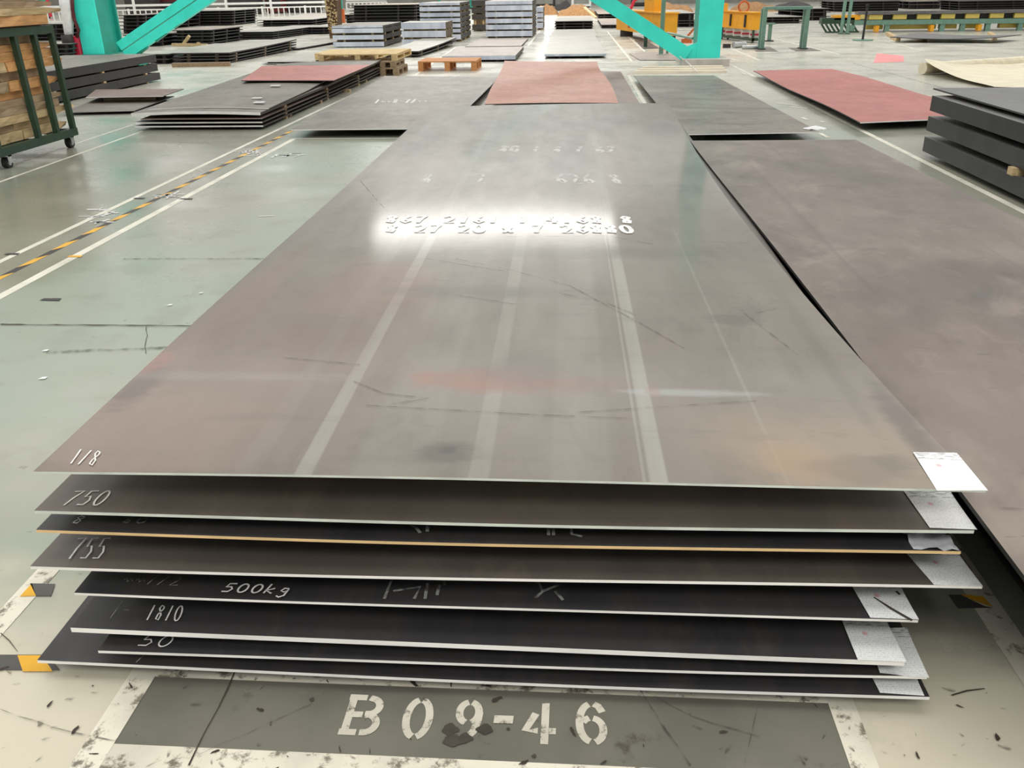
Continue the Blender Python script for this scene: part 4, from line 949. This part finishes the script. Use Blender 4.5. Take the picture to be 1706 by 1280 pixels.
# ------------------------------------------------------------------ guard frame, posts, bench rail
def guard(xp, yp0, yp1, h, label, n=2):
    pass
gy = 25.25
gf = thing('safety_barrier', 'grey green tubular guard frame with two twin legs on floor plates', 'barrier', (5.5, gy, 0))
for k, px in enumerate((1269, 1339)):
    x = atY(px, 81, gy).x
    for dy in (-.0, .28):
        g = MB(); g.box(x - .05, x + .05, gy + dy - .05, gy + dy + .05, .02, 1.0); g.obj('leg', 'greenpost', gf)
    g = MB(); g.box(x - .09, x + .09, gy - .08, gy + .36, .008, .03); g.obj('foot_plate', 'rubber', gf)
    g = MB(); a, b, c, d_ = (at(1259, 86), at(1296, 86), at(1282, 78), at(1253, 78)) if k == 0 else (at(1326, 85.5), at(1367, 85), at(1350, 80), at(1313, 80))
    g.hexa([(q.x, q.y, 0) for q in (a, b, c, d_)] + [(q.x, q.y, .008) for q in (a, b, c, d_)]); g.obj('floor_plate', 'grey', gf)
xx0, xx1 = atY(1275, 12, gy).x, atY(1353, 12, gy).x
g = MB(); g.box(xx0, xx1, gy - .06, gy + .34, .98, 1.05); g.obj('top_plate', 'greenpost', gf)
sp = at(1281, 69); g = MB(); g.box(sp.x - .05, sp.x + .05, sp.y - .05, sp.y + .05, 0, .48); st0 = thing('short_post', 'short grey green post with flat cap behind the guard frame', 'post', (sp.x, sp.y, 0)); g.obj('post_tube', 'greenpost', st0)
g = MB(); g.box(sp.x - .12, sp.x + .12, sp.y - .1, sp.y + .1, .48, .52); g.obj('cap', 'greenpost', st0)
g = MB(); g.box(sp.x - .12, sp.x + .12, sp.y - .1, sp.y + .1, 0, .03); g.obj('foot', 'rubber', st0)
# bench rail behind the brace
a, b = at(1046, 55), at(1075, 78)
bt = thing('guard_rail', 'low dark green rail on two legs behind the right brace', 'rail', ((a.x + b.x) / 2, (a.y + b.y) / 2, 0))
for q in (a, b): g = MB(); g.box(q.x - .05, q.x + .05, q.y - .05, q.y + .05, 0, .62); g.obj('leg', 'green', bt)
g = MB(); g.bar((a.x, a.y - .06, .65), (b.x, b.y + .06, .65), .09, .07); g.obj('rail_bar', 'green', bt)
a = at(1101, 92); g = MB(); g.tube([(a.x, a.y, 0), (a.x, a.y, 2.4)], .055, 10); pp_ = thing('pipe_stand', 'tall grey green pipe standing before the left yellow beam', 'pipe', (a.x, a.y, 0)); g.obj('pipe', 'greenpost', pp_)
g = MB(); g.box(a.x - .12, a.x + .12, a.y - .12, a.y + .12, 0, .03); g.obj('foot', 'chrome', pp_)
a, b = at(1118, 88), at(1155, 86); g = MB(); y_ = 24.0
g.tube([(atY(1112, 61, y_).x, y_, .5), (xl + .0, y_ - 2.6, .5)], .03, 8); g.v = [Vector((v.x, v.y, v.z)) for v in g.v]
g.tube([(atY(1113, 61, y_).x, y_, 0), (atY(1113, 61, y_).x, y_, .5)], .03, 8)
tag(g.obj('pipe_rail', 'greenpost'), 'thin grey green horizontal pipe rail left of the right column', 'rail')
plate('dark flat steel floor plate left of the right column plinth', at(1066, 100, .012), at(1133, 100, .012), at(1125, 84, .012), at(1048, 89, .012), .012, .012, 'tan', 'edgedark', 'edgedark', None, 'floor plates by the column', bearers=False)
plate('dark mat plate under the low green rail', at(1072, 81, .012), at(1098, 80, .012), at(1068, 62, .012), at(1049, 57, .012), .012, .012, 'dark', 'edgedark', 'edgedark', None, 'floor plates by the column', bearers=False)

# tall posts and stanchion at the right
for k, (px, lab) in enumerate(((1401, 'left one of two slim green posts before the conveyor'), (1411, 'right one of two slim green posts before the conveyor'))):
    a = at(px, 57); g = MB(); g.box(a.x - .045, a.x + .045, a.y - .045, a.y + .045, 0, 1.6); o = thing('slim_post', lab, 'post', (a.x, a.y, 0), 'slim green posts'); g.obj('post_tube', 'greenpost', o)
    g = MB(); g.box(a.x - .09, a.x + .09, a.y - .09, a.y + .09, 0, .02); g.obj('foot', 'green', o)
a = at(1437, 67.5); o = thing('stanchion', 'thin black stanchion on a round base before the conveyor', 'stanchion', (a.x, a.y, 0))
g = MB(); g.tube([(a.x, a.y, .02), (a.x, a.y, .95)], .035, 10); g.obj('pole', 'rubber', o)
g = MB(); g.tube([(a.x, a.y, 0), (a.x, a.y, .03)], .3, 20); g.obj('base', 'greenpost', o)
g = MB(); g.tube([(a.x, a.y, .95), (a.x, a.y, 1.02)], .05, 10); g.obj('cap', 'rubber', o)
pk = MB(); pk.face([(q.x, q.y, E0 * 2) for q in (at(1455, 105), at(1506, 103), at(1505, 93), at(1461, 89))]); floor_part('pink_paint_mark', pk, 'pinkpaint')

# ------------------------------------------------------------------ conveyor
cy = 33.6
cx0 = atY(1433, 40, cy).x; cx1 = 19.0
zT = .86
cv = thing('roller_conveyor', 'long green roller conveyor with yellow blocks along the right background', 'conveyor', ((cx0 + cx1) / 2, cy + .5, 0))
zb0, zb1 = atY(1550, 40.5, cy).z, atY(1550, 32.5, cy).z
g = MB(); g.box(cx0 - .2, cx1, cy, cy + .06, zb0, zb1); g.box(cx0 - .2, cx1, cy + 1.2, cy + 1.26, zb0, zb1); g.obj('side_beam', 'greenpost', cv)
zy0, zy1 = zb1 + .02, atY(1550, 23.5, cy).z
xs_ = atY(1460, 27, cy).x; stp = atY(1500, 27, cy).x - xs_
for k in range(10):
    x = xs_ + k * stp; g = MB(); g.box(x - stp * .28, x + stp * .28, cy + .02, cy + 1.2, zy0, zy1); g.obj('yellow_block', 'yellowpale', cv)
    g = MB(); g.box(x + stp * .28, x + stp * .72, cy + .15, cy + 1.2, zy0, zy1 - .01); g.obj('dark_roller', 'rubber', cv)
g = MB(); g.box(atY(1391, 27, cy).x, atY(1434, 27, cy).x, cy + .02, cy + .5, zy0, zy1); g.obj('yellow_block', 'yellow', cv)
zr = atY(1550, 18, cy).z
g = MB(); g.box(atY(1430, 21, cy).x, cx1, cy - .02, cy + .4, zy1 + .01, zr); g.obj('top_rail', 'blacktop', cv)
for px in (1420, 1478, 1570, 1604, 1646, 1700):
    x = atY(px, 48, cy).x; g = MB(); g.box(x - .08, x + .08, cy + .02, cy + .16, 0, zb0); g.obj('leg', 'greenpost', cv)
for px0, px1 in ((1448, 1476), (1486, 1565), (1572, 1600), (1608, 1640), (1672, 1730)):
    x0, x1 = atY(px0, 43, cy).x, atY(px1, 43, cy).x; g = MB(); g.box(x0, x1, cy + .3, cy + .5, zb0 - .16, zb0 - .02); g.obj('yellow_beam', 'yellowpale', cv)
for px in (1459, 1550, 1629):
    x = atY(px, 50, cy).x; g = MB(); g.box(x - .06, x + .06, cy - .15, cy + .1, .02, .22); g.obj('yellow_foot', 'yellow', cv)
gx0, gx1 = atY(1369, 40, cy).x, atY(1396, 40, cy).x
g = MB(); g.box(gx0, cx0 - .2, cy + .02, cy + .4, atY(1380, 40, cy).z, atY(1380, 30, cy).z); g.obj('end_guard', 'green', cv)
for k in range(8):
    x = gx0 + (cx0 - .1 - gx0) * k / 8; g = MB(); g.bar((x, cy + .05, atY(1380, 40, cy).z), (x + .2, cy + .05, .03), .05, .06); g.obj('guard_bar', 'green', cv)
g = MB(); g.box(gx0 + .2, cx0, cy, cy + .1, .0, .05); g.obj('end_sill', 'green', cv)

# ------------------------------------------------------------------ yellow lifting beams
def yellow_beam(px0, px1, px2, ybot_near, label):
    """long side px0..px1, end face px1..px2; nearest bottom corner on the floor at (px1, ybot_near)"""
    n = at(px1, ybot_near); return n
yb_ = at(1252, 72); yy = yb_.y
lb = thing('lifting_beam', 'yellow magnet lifting beam on a dark stand right of the right column', 'lifting beam', (yb_.x, yy, 0))
x1 = atY(1270, 40, yy).x; x0b = yb_.x
z0_, z1_ = atY(1262, 50, yy).z, atY(1262, 22, yy).z
dirx, leng = -.30, 5.0      # long axis runs away and slightly left
def obox(mb, xL, xR, y0, y1, z0, z1, sx):
    mb.hexa([(xL, y0, z0), (xR, y0, z0), (xR + sx, y1, z0), (xL + sx, y1, z0), (xL, y0, z1), (xR, y0, z1), (xR + sx, y1, z1), (xL + sx, y1, z1)]); return mb
sx_ = -1.15 * 1.0
g = MB(); obox(g, x0b, x1, yy, yy + 4.6, z0_, z1_, sx_); g.obj('beam_body', 'yellow', lb)
g = MB(); obox(g, x0b - .05, x1 + .05, yy - .05, yy + 4.65, z1_, z1_ + .03, sx_); g.obj('top_flange', 'yellow', lb)
g = MB(); obox(g, x0b + .1 + sx_ * .5, x1 - .15 + sx_ * .5, yy + 2.0, yy + 4.4, z1_ + .03, z1_ + .25, sx_ * .5); g.obj('top_box', 'yellow', lb)
for v in (.12, .35):
    c = Vector((x0b - .012 + sx_ * v, yy + 4.6 * v, 0)); g = MB(); g.box(c.x - .02, c.x + .02, c.y - .06, c.y + .1, z0_ + .06, z1_ - .06); g.obj('side_slot', 'rubber', lb)
c = Vector((x0b + .1 + sx_ * .2, yy + 1.1, z1_ + .16)); g = MB(); g.tube([c + Vector((math.cos(t_) * .15, 0, math.sin(t_) * .15)) for t_ in [i * math.pi / 8 for i in range(17)]], .03, 8); g.obj('lifting_ring', 'orange', lb)
for v, s2 in ((.0, 0), (.0, 1), (.5, 0), (.5, 1), (.95, 0), (.95, 1)):
    g = MB(); x = (x0b if not s2 else x1 - .06) + sx_ * v; y = yy + 4.5 * v; g.box(x, x + .06, y, y + .06, 0, z0_); g.obj('stand_post', 'green', lb)
g = MB(); obox(g, x0b, x0b + .07, yy, yy + 4.5, .06, .13, sx_); obox(g, x1 - .07, x1, yy, yy + 4.5, .06, .13, sx_); g.box(x0b, x1, yy, yy + .06, .06, .13); g.obj('stand_rail', 'green', lb)
for k in range(7):
    v = .04 + k * .13; x = x0b + .05 + sx_ * v; y = yy + 4.5 * v + .1
    g = MB(); g.box(x, x + .42, y, y + .26, .13, z0_ - .02); o = g.obj('magnet_block', 'white', lb)
    g = MB(); g.box(x - .006, x + .426, y - .006, y + .06, .2, .25); g.obj('red_band', 'redbox', o)
ya = at(1104, 72); yy2 = ya.y
lb2 = thing('lifting_beam', 'yellow lifting beam lying behind the right teal brace', 'lifting beam', (ya.x, yy2, 0))
xA, xB = atY(1104, 50, yy2).x, atY(1128, 50, yy2).x; z0a, z1a = atY(1116, 60, yy2).z, atY(1116, 23, yy2).z
sx2 = -1.2
g = MB(); obox(g, xA, xB, yy2, yy2 + 4.8, z0a, z1a, sx2); g.obj('beam_body', 'yellow', lb2)
g = MB(); obox(g, xA - .05, xB + .05, yy2 - .05, yy2 + 4.85, z1a, z1a + .04, sx2); g.obj('top_flange', 'yellow', lb2)
g = MB(); obox(g, xA + .1 + sx2 * .25, xB - .1 + sx2 * .25, yy2 + 1.2, yy2 + 2.0, z1a + .04, z1a + .4, sx2 * .2); g.obj('hanger_bracket', 'yellow', lb2)
c = Vector((xA + .1 + sx2 * .6, yy2 + 2.8, z1a)); g = MB(); g.tube([c + Vector((-.25, 0, .0)), c + Vector((-.1, 0, .35)), c + Vector((.2, 0, .5)), c + Vector((.5, 0, .45))], .05, 8); g.obj('red_chain', 'redbox', lb2)
for v in (.02, .9):
    g = MB(); x = xA + sx2 * v; y = yy2 + 4.6 * v; g.box(x, x + (xB - xA), y, y + .12, 0, z0a); g.obj('stand_post', 'machine', lb2)
g = MB(); 
for k in range(3):
    x = xA - .012 + sx2 * (.2 + .25 * k); y = yy2 + 4.8 * (.2 + .25 * k); g.box(x - .02, x + .03, y - .1, y + .15, z0a + .12, z0a + .32)
g.obj('side_plates', 'orange', lb2)['kind'] = 'stuff'
# metal cylinders and clamps on the floor
a = at(1222, 80); g = MB(); g.tube([(a.x, a.y, .08), (a.x + .35, a.y + .25, .08)], .08, 12); tag(g.obj('steel_roller', 'chrome', smooth=False), 'short bright steel roller lying right of the teal column', 'roller')
a = at(1236, 82); g = MB(); g.tube([(a.x, a.y, .05), (a.x + .45, a.y + .02, .05)], .05, 10); tag(g.obj('steel_bar', 'chrome'), 'thin bright steel bar lying before the yellow beam stand', 'bar')
a = at(1205, 80); g = MB(); g.box(a.x, a.x + .2, a.y, a.y + .15, 0, .1); tag(g.obj('steel_clamp', 'machine'), 'small dark clamp on the floor beside the teal column', 'clamp')
a = at(1136, 72); g = MB(); g.box(a.x, a.x + .3, a.y, a.y + .2, 0, .12); g.bar((a.x + .1, a.y + .1, .12), (a.x + .35, a.y + .1, .4), .06, .06); tag(g.obj('clamp_tool', 'orange'), 'small orange clamp tool between left yellow beam and column', 'clamp')
a = at(1120, 83); g = MB(); g.box(a.x - .3, a.x + .1, a.y, a.y + .12, .0, .07); tag(g.obj('wood_stick', 'wood'), 'short wooden offcut near the foot of the right brace', 'timber')

# ------------------------------------------------------------------ pallets
def pallet(label, x0, x1, y0, y1, z0, mat, group=None, slats=6, h=.14):
    o = thing('wooden_pallet', label, 'pallet', ((x0 + x1) / 2, (y0 + y1) / 2, z0), group)
    n = slats; w = (y1 - y0) / n
    for k in range(n):
        g = MB(); g.box(x0, x1, y0 + k * w + .005, y0 + (k + .82) * w, z0 + h - .024, z0 + h); g.obj('slat', mat, o)
    for k in range(3):
        x = x0 + (x1 - x0 - .11) * k / 2
        g = MB(); g.box(x, x + .11, y0, y1, z0 + h - .046, z0 + h - .025); g.obj('stringer_board', mat, o)
        for j in range(3):
            y = y0 + (y1 - y0 - .13) * j / 2; g = MB(); g.box(x, x + .11, y, y + .13, z0 + .02, z0 + h - .047); g.obj('block', mat, o)
        g = MB(); g.box(x, x + .11, y0, y1, z0, z0 + .02); g.obj('bottom_board', mat, o)
    return o
a, b = at(697, 119), at(795, 117); pallet('orange wooden pallet alone on the floor behind the brown grey sheet', a.x, b.x, a.y, a.y + 1.1, 0, 'pallet', None, 5, .20)
a, b = at(612, 127), at(669, 124); pallet('grey brown lower pallet at the right of the pallet heap', a.x, b.x, a.y, a.y + 1.1, 0, 'wood2', 'pallet heap', 5, .155)
yq = a.y + .25
pallet('second grey brown pallet lying on the lower right pallet of the heap', a.x + .04, b.x - .06, a.y + .06, a.y + 1.1, .156, 'wood2', 'pallet heap', 5, .12)
x0, x1 = atY(531, 100, yq).x, atY(661, 100, yq).x
pallet('wide pale yellow pallet on top of the pallet heap', x0, x1, yq, yq + 1.75, .277, 'palletpale', 'pallet heap', 7, .13)
pallet('grey brown pallet hidden under the left half of the wide yellow pallet', x0 + .1, a.x - .15, yq + .1, yq + 1.3, .14, 'wood2', 'pallet heap', 5, .136)
pallet('lowest grey brown pallet under the left half of the pallet heap', x0 + .1, a.x - .15, yq + .15, yq + 1.3, 0, 'wood2', 'pallet heap', 5, .139)
yq2 = yq + 2.2; x0, x1 = atY(524, 90, yq2).x, atY(628, 90, yq2).x
pallet('narrow pale pallet lying behind the wide yellow pallet of the heap', x0, x1, yq2, yq2 + 1.5, .15, 'palletpale', 'pallet heap', 6, .14)
pallet('grey brown pallet under the narrow pale pallet of the heap', x0 + .1, x1 - .1, yq2 + .05, yq2 + 1.4, 0, 'wood2', 'pallet heap', 6, .149)

# ------------------------------------------------------------------ cream sheet with rolled edge at right
Q00, Q10, Q01, Q11 = Vector((6.50, 17.85, 0)), Vector((12.0, 20.9, 0)), at(1656, 149.5), Vector((12.0, 14.2, 0))
mb = MB(); nu, nv = 24, 24
for j in range(nv + 1):
    v = j / nv
    for i in range(nu + 1):
        u = i / nu; p = (Q00 * (1 - u) + Q10 * u) * (1 - v) + (Q01 * (1 - u) + Q11 * u) * v
        z = .012 + .16 * (1 - v) ** 1.3 * math.exp(-u * 9) + .10 * math.exp(-v * 9) + .010 * (1 + math.sin(11 * u + 8 * v)) + .006 * (1 + math.sin(31 * u - 5 * v))
        mb.v.append(Vector((p.x, p.y, z)))
for j in range(nv):
    for i in range(nu):
        a = j * (nu + 1) + i; mb.f.append((a, a + nu + 1, a + nu + 2, a + 1)); mb.m.append(0)
cs_ = thing('canvas_sheet', 'cream canvas sheet spread on the floor with a rolled far edge', 'sheet', (8, 17.2, 0))
mb.obj('spread_cloth', 'cream', cs_, smooth=True)
g = MB(); g.tube([Q00 + Vector((0, 0, .11)), Q00.lerp(Q10, .3) + Vector((0, 0, .11)), Q10 + Vector((0, 0, .11))], .105, 14)
g.obj('rolled_edge', 'cream', cs_, smooth='top')

# ------------------------------------------------------------------ railing at the far left
A, B = Vector((-36, 55.5, 0)), Vector((-16.2, 61.4, 0))
rl = thing('white_railing', 'white painted steel railing with upright bars across the far left', 'railing', (A + B) / 2)
d = (B - A); Ln = d.length; u = d.normalized()
for z in (.06, .66): g = MB(); g.bar(A + Vector((0, 0, z)), B + Vector((0, 0, z)), .07, .08); g.obj('rail_bar', 'white', rl)
g = MB(); g.bar(A + Vector((0, .3, .92)), B + Vector((0, .3, .92)), .1, .13); g.obj('rail_bar', 'white', rl)
for k in range(int(Ln / .34)):
    p = A + u * (.34 * k); g = MB(); big = k % 8 == 0
    g.bar(p + Vector((0, 0, 0)), p + Vector((0, 0, .74 if big else .66)), .12 if big else .055, .06, 0, (0, 1, 0)); g.obj('post' if big else 'baluster', 'white', rl)
for k in range(0, int(Ln / 1.4), 2):
    p = A + u * (1.4 * k) + Vector((0, .3, 0)); g = MB(); g.bar(p, p + Vector((0, 0, 2.6)), .13, .1, 0, (0, 1, 0)); g.obj('tall_post', 'white', rl)
A2, B2 = at(578, 17), at(645, 16)
r2 = thing('white_railing', 'short white railing section behind the orange post', 'railing', (A2 + B2) / 2); d2 = B2 - A2
for z in (.1, .62, .9): g = MB(); g.bar(A2 + Vector((0, 0, z)), B2 + Vector((0, 0, z)), .1, .12 if z < .9 else .3); g.obj('rail_bar', 'white', r2)
for k in range(11): p = A2 + d2 * k / 10; g = MB(); g.bar(p, p + Vector((0, 0, .62)), .13, .06, 0, (0, 1, 0)); g.obj('baluster', 'white', r2)
# machines behind the railing
for k, (px0, px1, mt, lab) in enumerate(((0, 62, 'tealdark', 'dark teal machine behind the trolley top at far left'), (52, 68, 'redbox', 'red machine post at far left behind railing'), (208, 256, 'machine', 'dark brown machine behind white railing right of column'), (262, 300, 'maroon', 'maroon machine cabinet behind the white railing'), (380, 430, 'machine', 'dark machine behind railing right of teal brace'), (442, 470, 'maroon', 'small maroon machine behind the white railing'), (474, 530, 'machine', 'dark machine at right end of white railing'))):
    y_ = 66.0 + k * 1.6; x0, x1 = atY(px0, 8, y_).x, atY(px1, 8, y_).x
    o = thing('machine_cabinet', lab, 'machine', ((x0 + x1) / 2, y_ + .6, 0))
    g = MB(); g.box(x0, x1, y_, y_ + 1.2, .1, 2.6); g.obj('body', mt, o); g = MB(); g.box(x0 + .1, x1 - .1, y_ + .05, y_ + 1.1, 0, .1); g.obj('plinth', 'rubber', o)
    g = MB(); g.box(x0 + .12, x1 - .12, y_ - .03, y_, .5, 1.0); g.obj('door_panel', 'machine', o)

# ------------------------------------------------------------------ rod bundle, orange post, tarpaulins, machines at top
a, b = at(546, 64), at(563, 64); y0 = a.y
rb_ = thing('rod_bundle', 'upright bundle of brown rods with pale cut ends left of the silver stacks', 'rod bundle', ((a.x + b.x) / 2, y0 + .3, 0))
x0, x1 = atY(541, 30, y0).x, atY(567, 30, y0).x
g = MB(); g.hexa([(x0 + .12, y0, 0), (x1 - .16, y0, 0), (x1 - .1, y0 + .5, 0), (x0 + .16, y0 + .5, 0), (x0, y0, 2.2), (x1, y0, 2.2), (x1, y0 + .5, 2.2), (x0, y0 + .5, 2.2)]); g.obj('bundle_core', 'rodbrown', rb_)
g = MB()
for k in range(150):
    z = rnd.uniform(.15, 2.1); f = z / 2.2; xa_ = x0 + .12 * (1 - f); xb_ = x1 - .16 * (1 - f); x = rnd.uniform(xa_ + .02, xb_ - .02); an = rnd.uniform(-1, 1) + rnd.choice((.8, -.8)); l = rnd.uniform(.02, .055)
    g.bar((x - math.cos(an) * l, y0 - rnd.uniform(.0, .03), z - math.sin(an) * l), (x + math.cos(an) * l, y0 - .02, z + math.sin(an) * l), .035, .028)
g.obj('rod_ends', 'rod', rb_)['kind'] = 'stuff'
a = at(571, 42); o = thing('orange_post', 'orange post with green upper part beside the rod bundle', 'post', (a.x, a.y, 0))
g = MB(); g.box(a.x - .13, a.x + .13, a.y - .1, a.y + .1, 0, .75); g.obj('lower_post', 'orange', o); g = MB(); g.box(a.x - .07, a.x + .07, a.y - .06, a.y + .06, .75, 2.2); g.obj('upper_post', 'tealdark', o)
def lump(label, px0, px1, yb, yt, depth, mat, name='tarpaulin', cat='tarpaulin', seed=0):
    a, b = at(px0, yb), at(px1, yb); y0 = a.y; h = atY((px0 + px1) / 2, yt, y0 + depth * .4).z; g = MB(); nx, ny = 18, 10; r_ = random.Random(seed)
    ph = [r_.uniform(0, 6) for _ in range(6)]
    for j in range(ny + 1):
        for i in range(nx + 1):
            u, v = i / nx, j / ny
            e = (math.sin(math.pi * u) ** .45) * (math.sin(math.pi * v) ** .45)
            z = h * e * (.8 + .14 * math.sin(5 * u + ph[0]) + .1 * math.sin(9 * u + 6 * v + ph[1]) + .06 * math.sin(21 * u + ph[2]) + .05 * math.sin(17 * v + 9 * u + ph[3]))
            g.v.append(Vector((a.x + (b.x - a.x) * u, y0 + depth * v, max(0.0, z))))
    for j in range(ny):
        for i in range(nx):
            k = j * (nx + 1) + i; g.f.append((k, k + 1, k + nx + 2, k + nx + 1)); g.m.append(0)
    return tag(g.obj(name, mat, smooth=True), label, cat)
lump('brown tarpaulin heap right of the square silver tower', 893, 929, 25, 4, 3, 'tarp', seed=1)
lump('long brown tarpaulin heap behind the layered aisle stack', 928, 996, 27, 8, 3, 'tarp', seed=2)
lump('brown tarpaulin heap behind left yellow beam', 1098, 1162, 24, 1, 3.5, 'tarp', seed=3)
lump('brown tarpaulin over a heap behind the guard frame', 1228, 1312, 20, 0, 3.5, 'tarp', seed=4)
lump('dark machine heap behind the brown tarpaulins at top centre', 922, 952, 18, 0, 2.0, 'machine', 'scrap_heap', 'heap', 5)
lump('black covered heap left behind conveyor end', 1290, 1372, 17, 2, 3, 'machine', 'covered_heap', 'heap', 6)
a, b = at(973, 14, .5), at(992, 24, .3); g = MB(); g.bar((a.x, a.y - 4.0, .62), (b.x, b.y - 2, .2), .12, .06)
# small plank leaning on the long tarpaulin
pl2 = g.obj('timber_plank', 'wood'); tag(pl2, 'pale plank leaning on the long brown tarpaulin heap', 'timber')
for k, (px0, px1, lab) in enumerate(((952, 985, 'white cabinet at top centre behind the tarpaulins'), (730, 786, 'green and white machine behind the tall silver stack'), (850, 925, 'dark machine base behind the square silver tower'), (1052, 1095, 'dark machine behind the left yellow beam'))):
    y_ = 80 + k * .6; x0, x1 = atY(px0, 3, y_).x, atY(px1, 3, y_).x; mt = ('white', 'tealdark', 'machine', 'machine')[k]
    o = thing('machine_cabinet', lab, 'machine', ((x0 + x1) / 2, y_ + .5, 0)); g = MB(); g.box(x0, x1, y_, y_ + 1, .1, 2.2); g.obj('body', mt, o)
    g = MB(); g.box(x0 + .1, x1 - .1, y_ + .1, y_ + .9, 0, .1); g.obj('plinth', 'rubber', o); g = MB(); g.box(x0 + .2, x1 - .2, y_ - .04, y_, .3, .9); g.obj('door_panel', 'wallgrey', o)
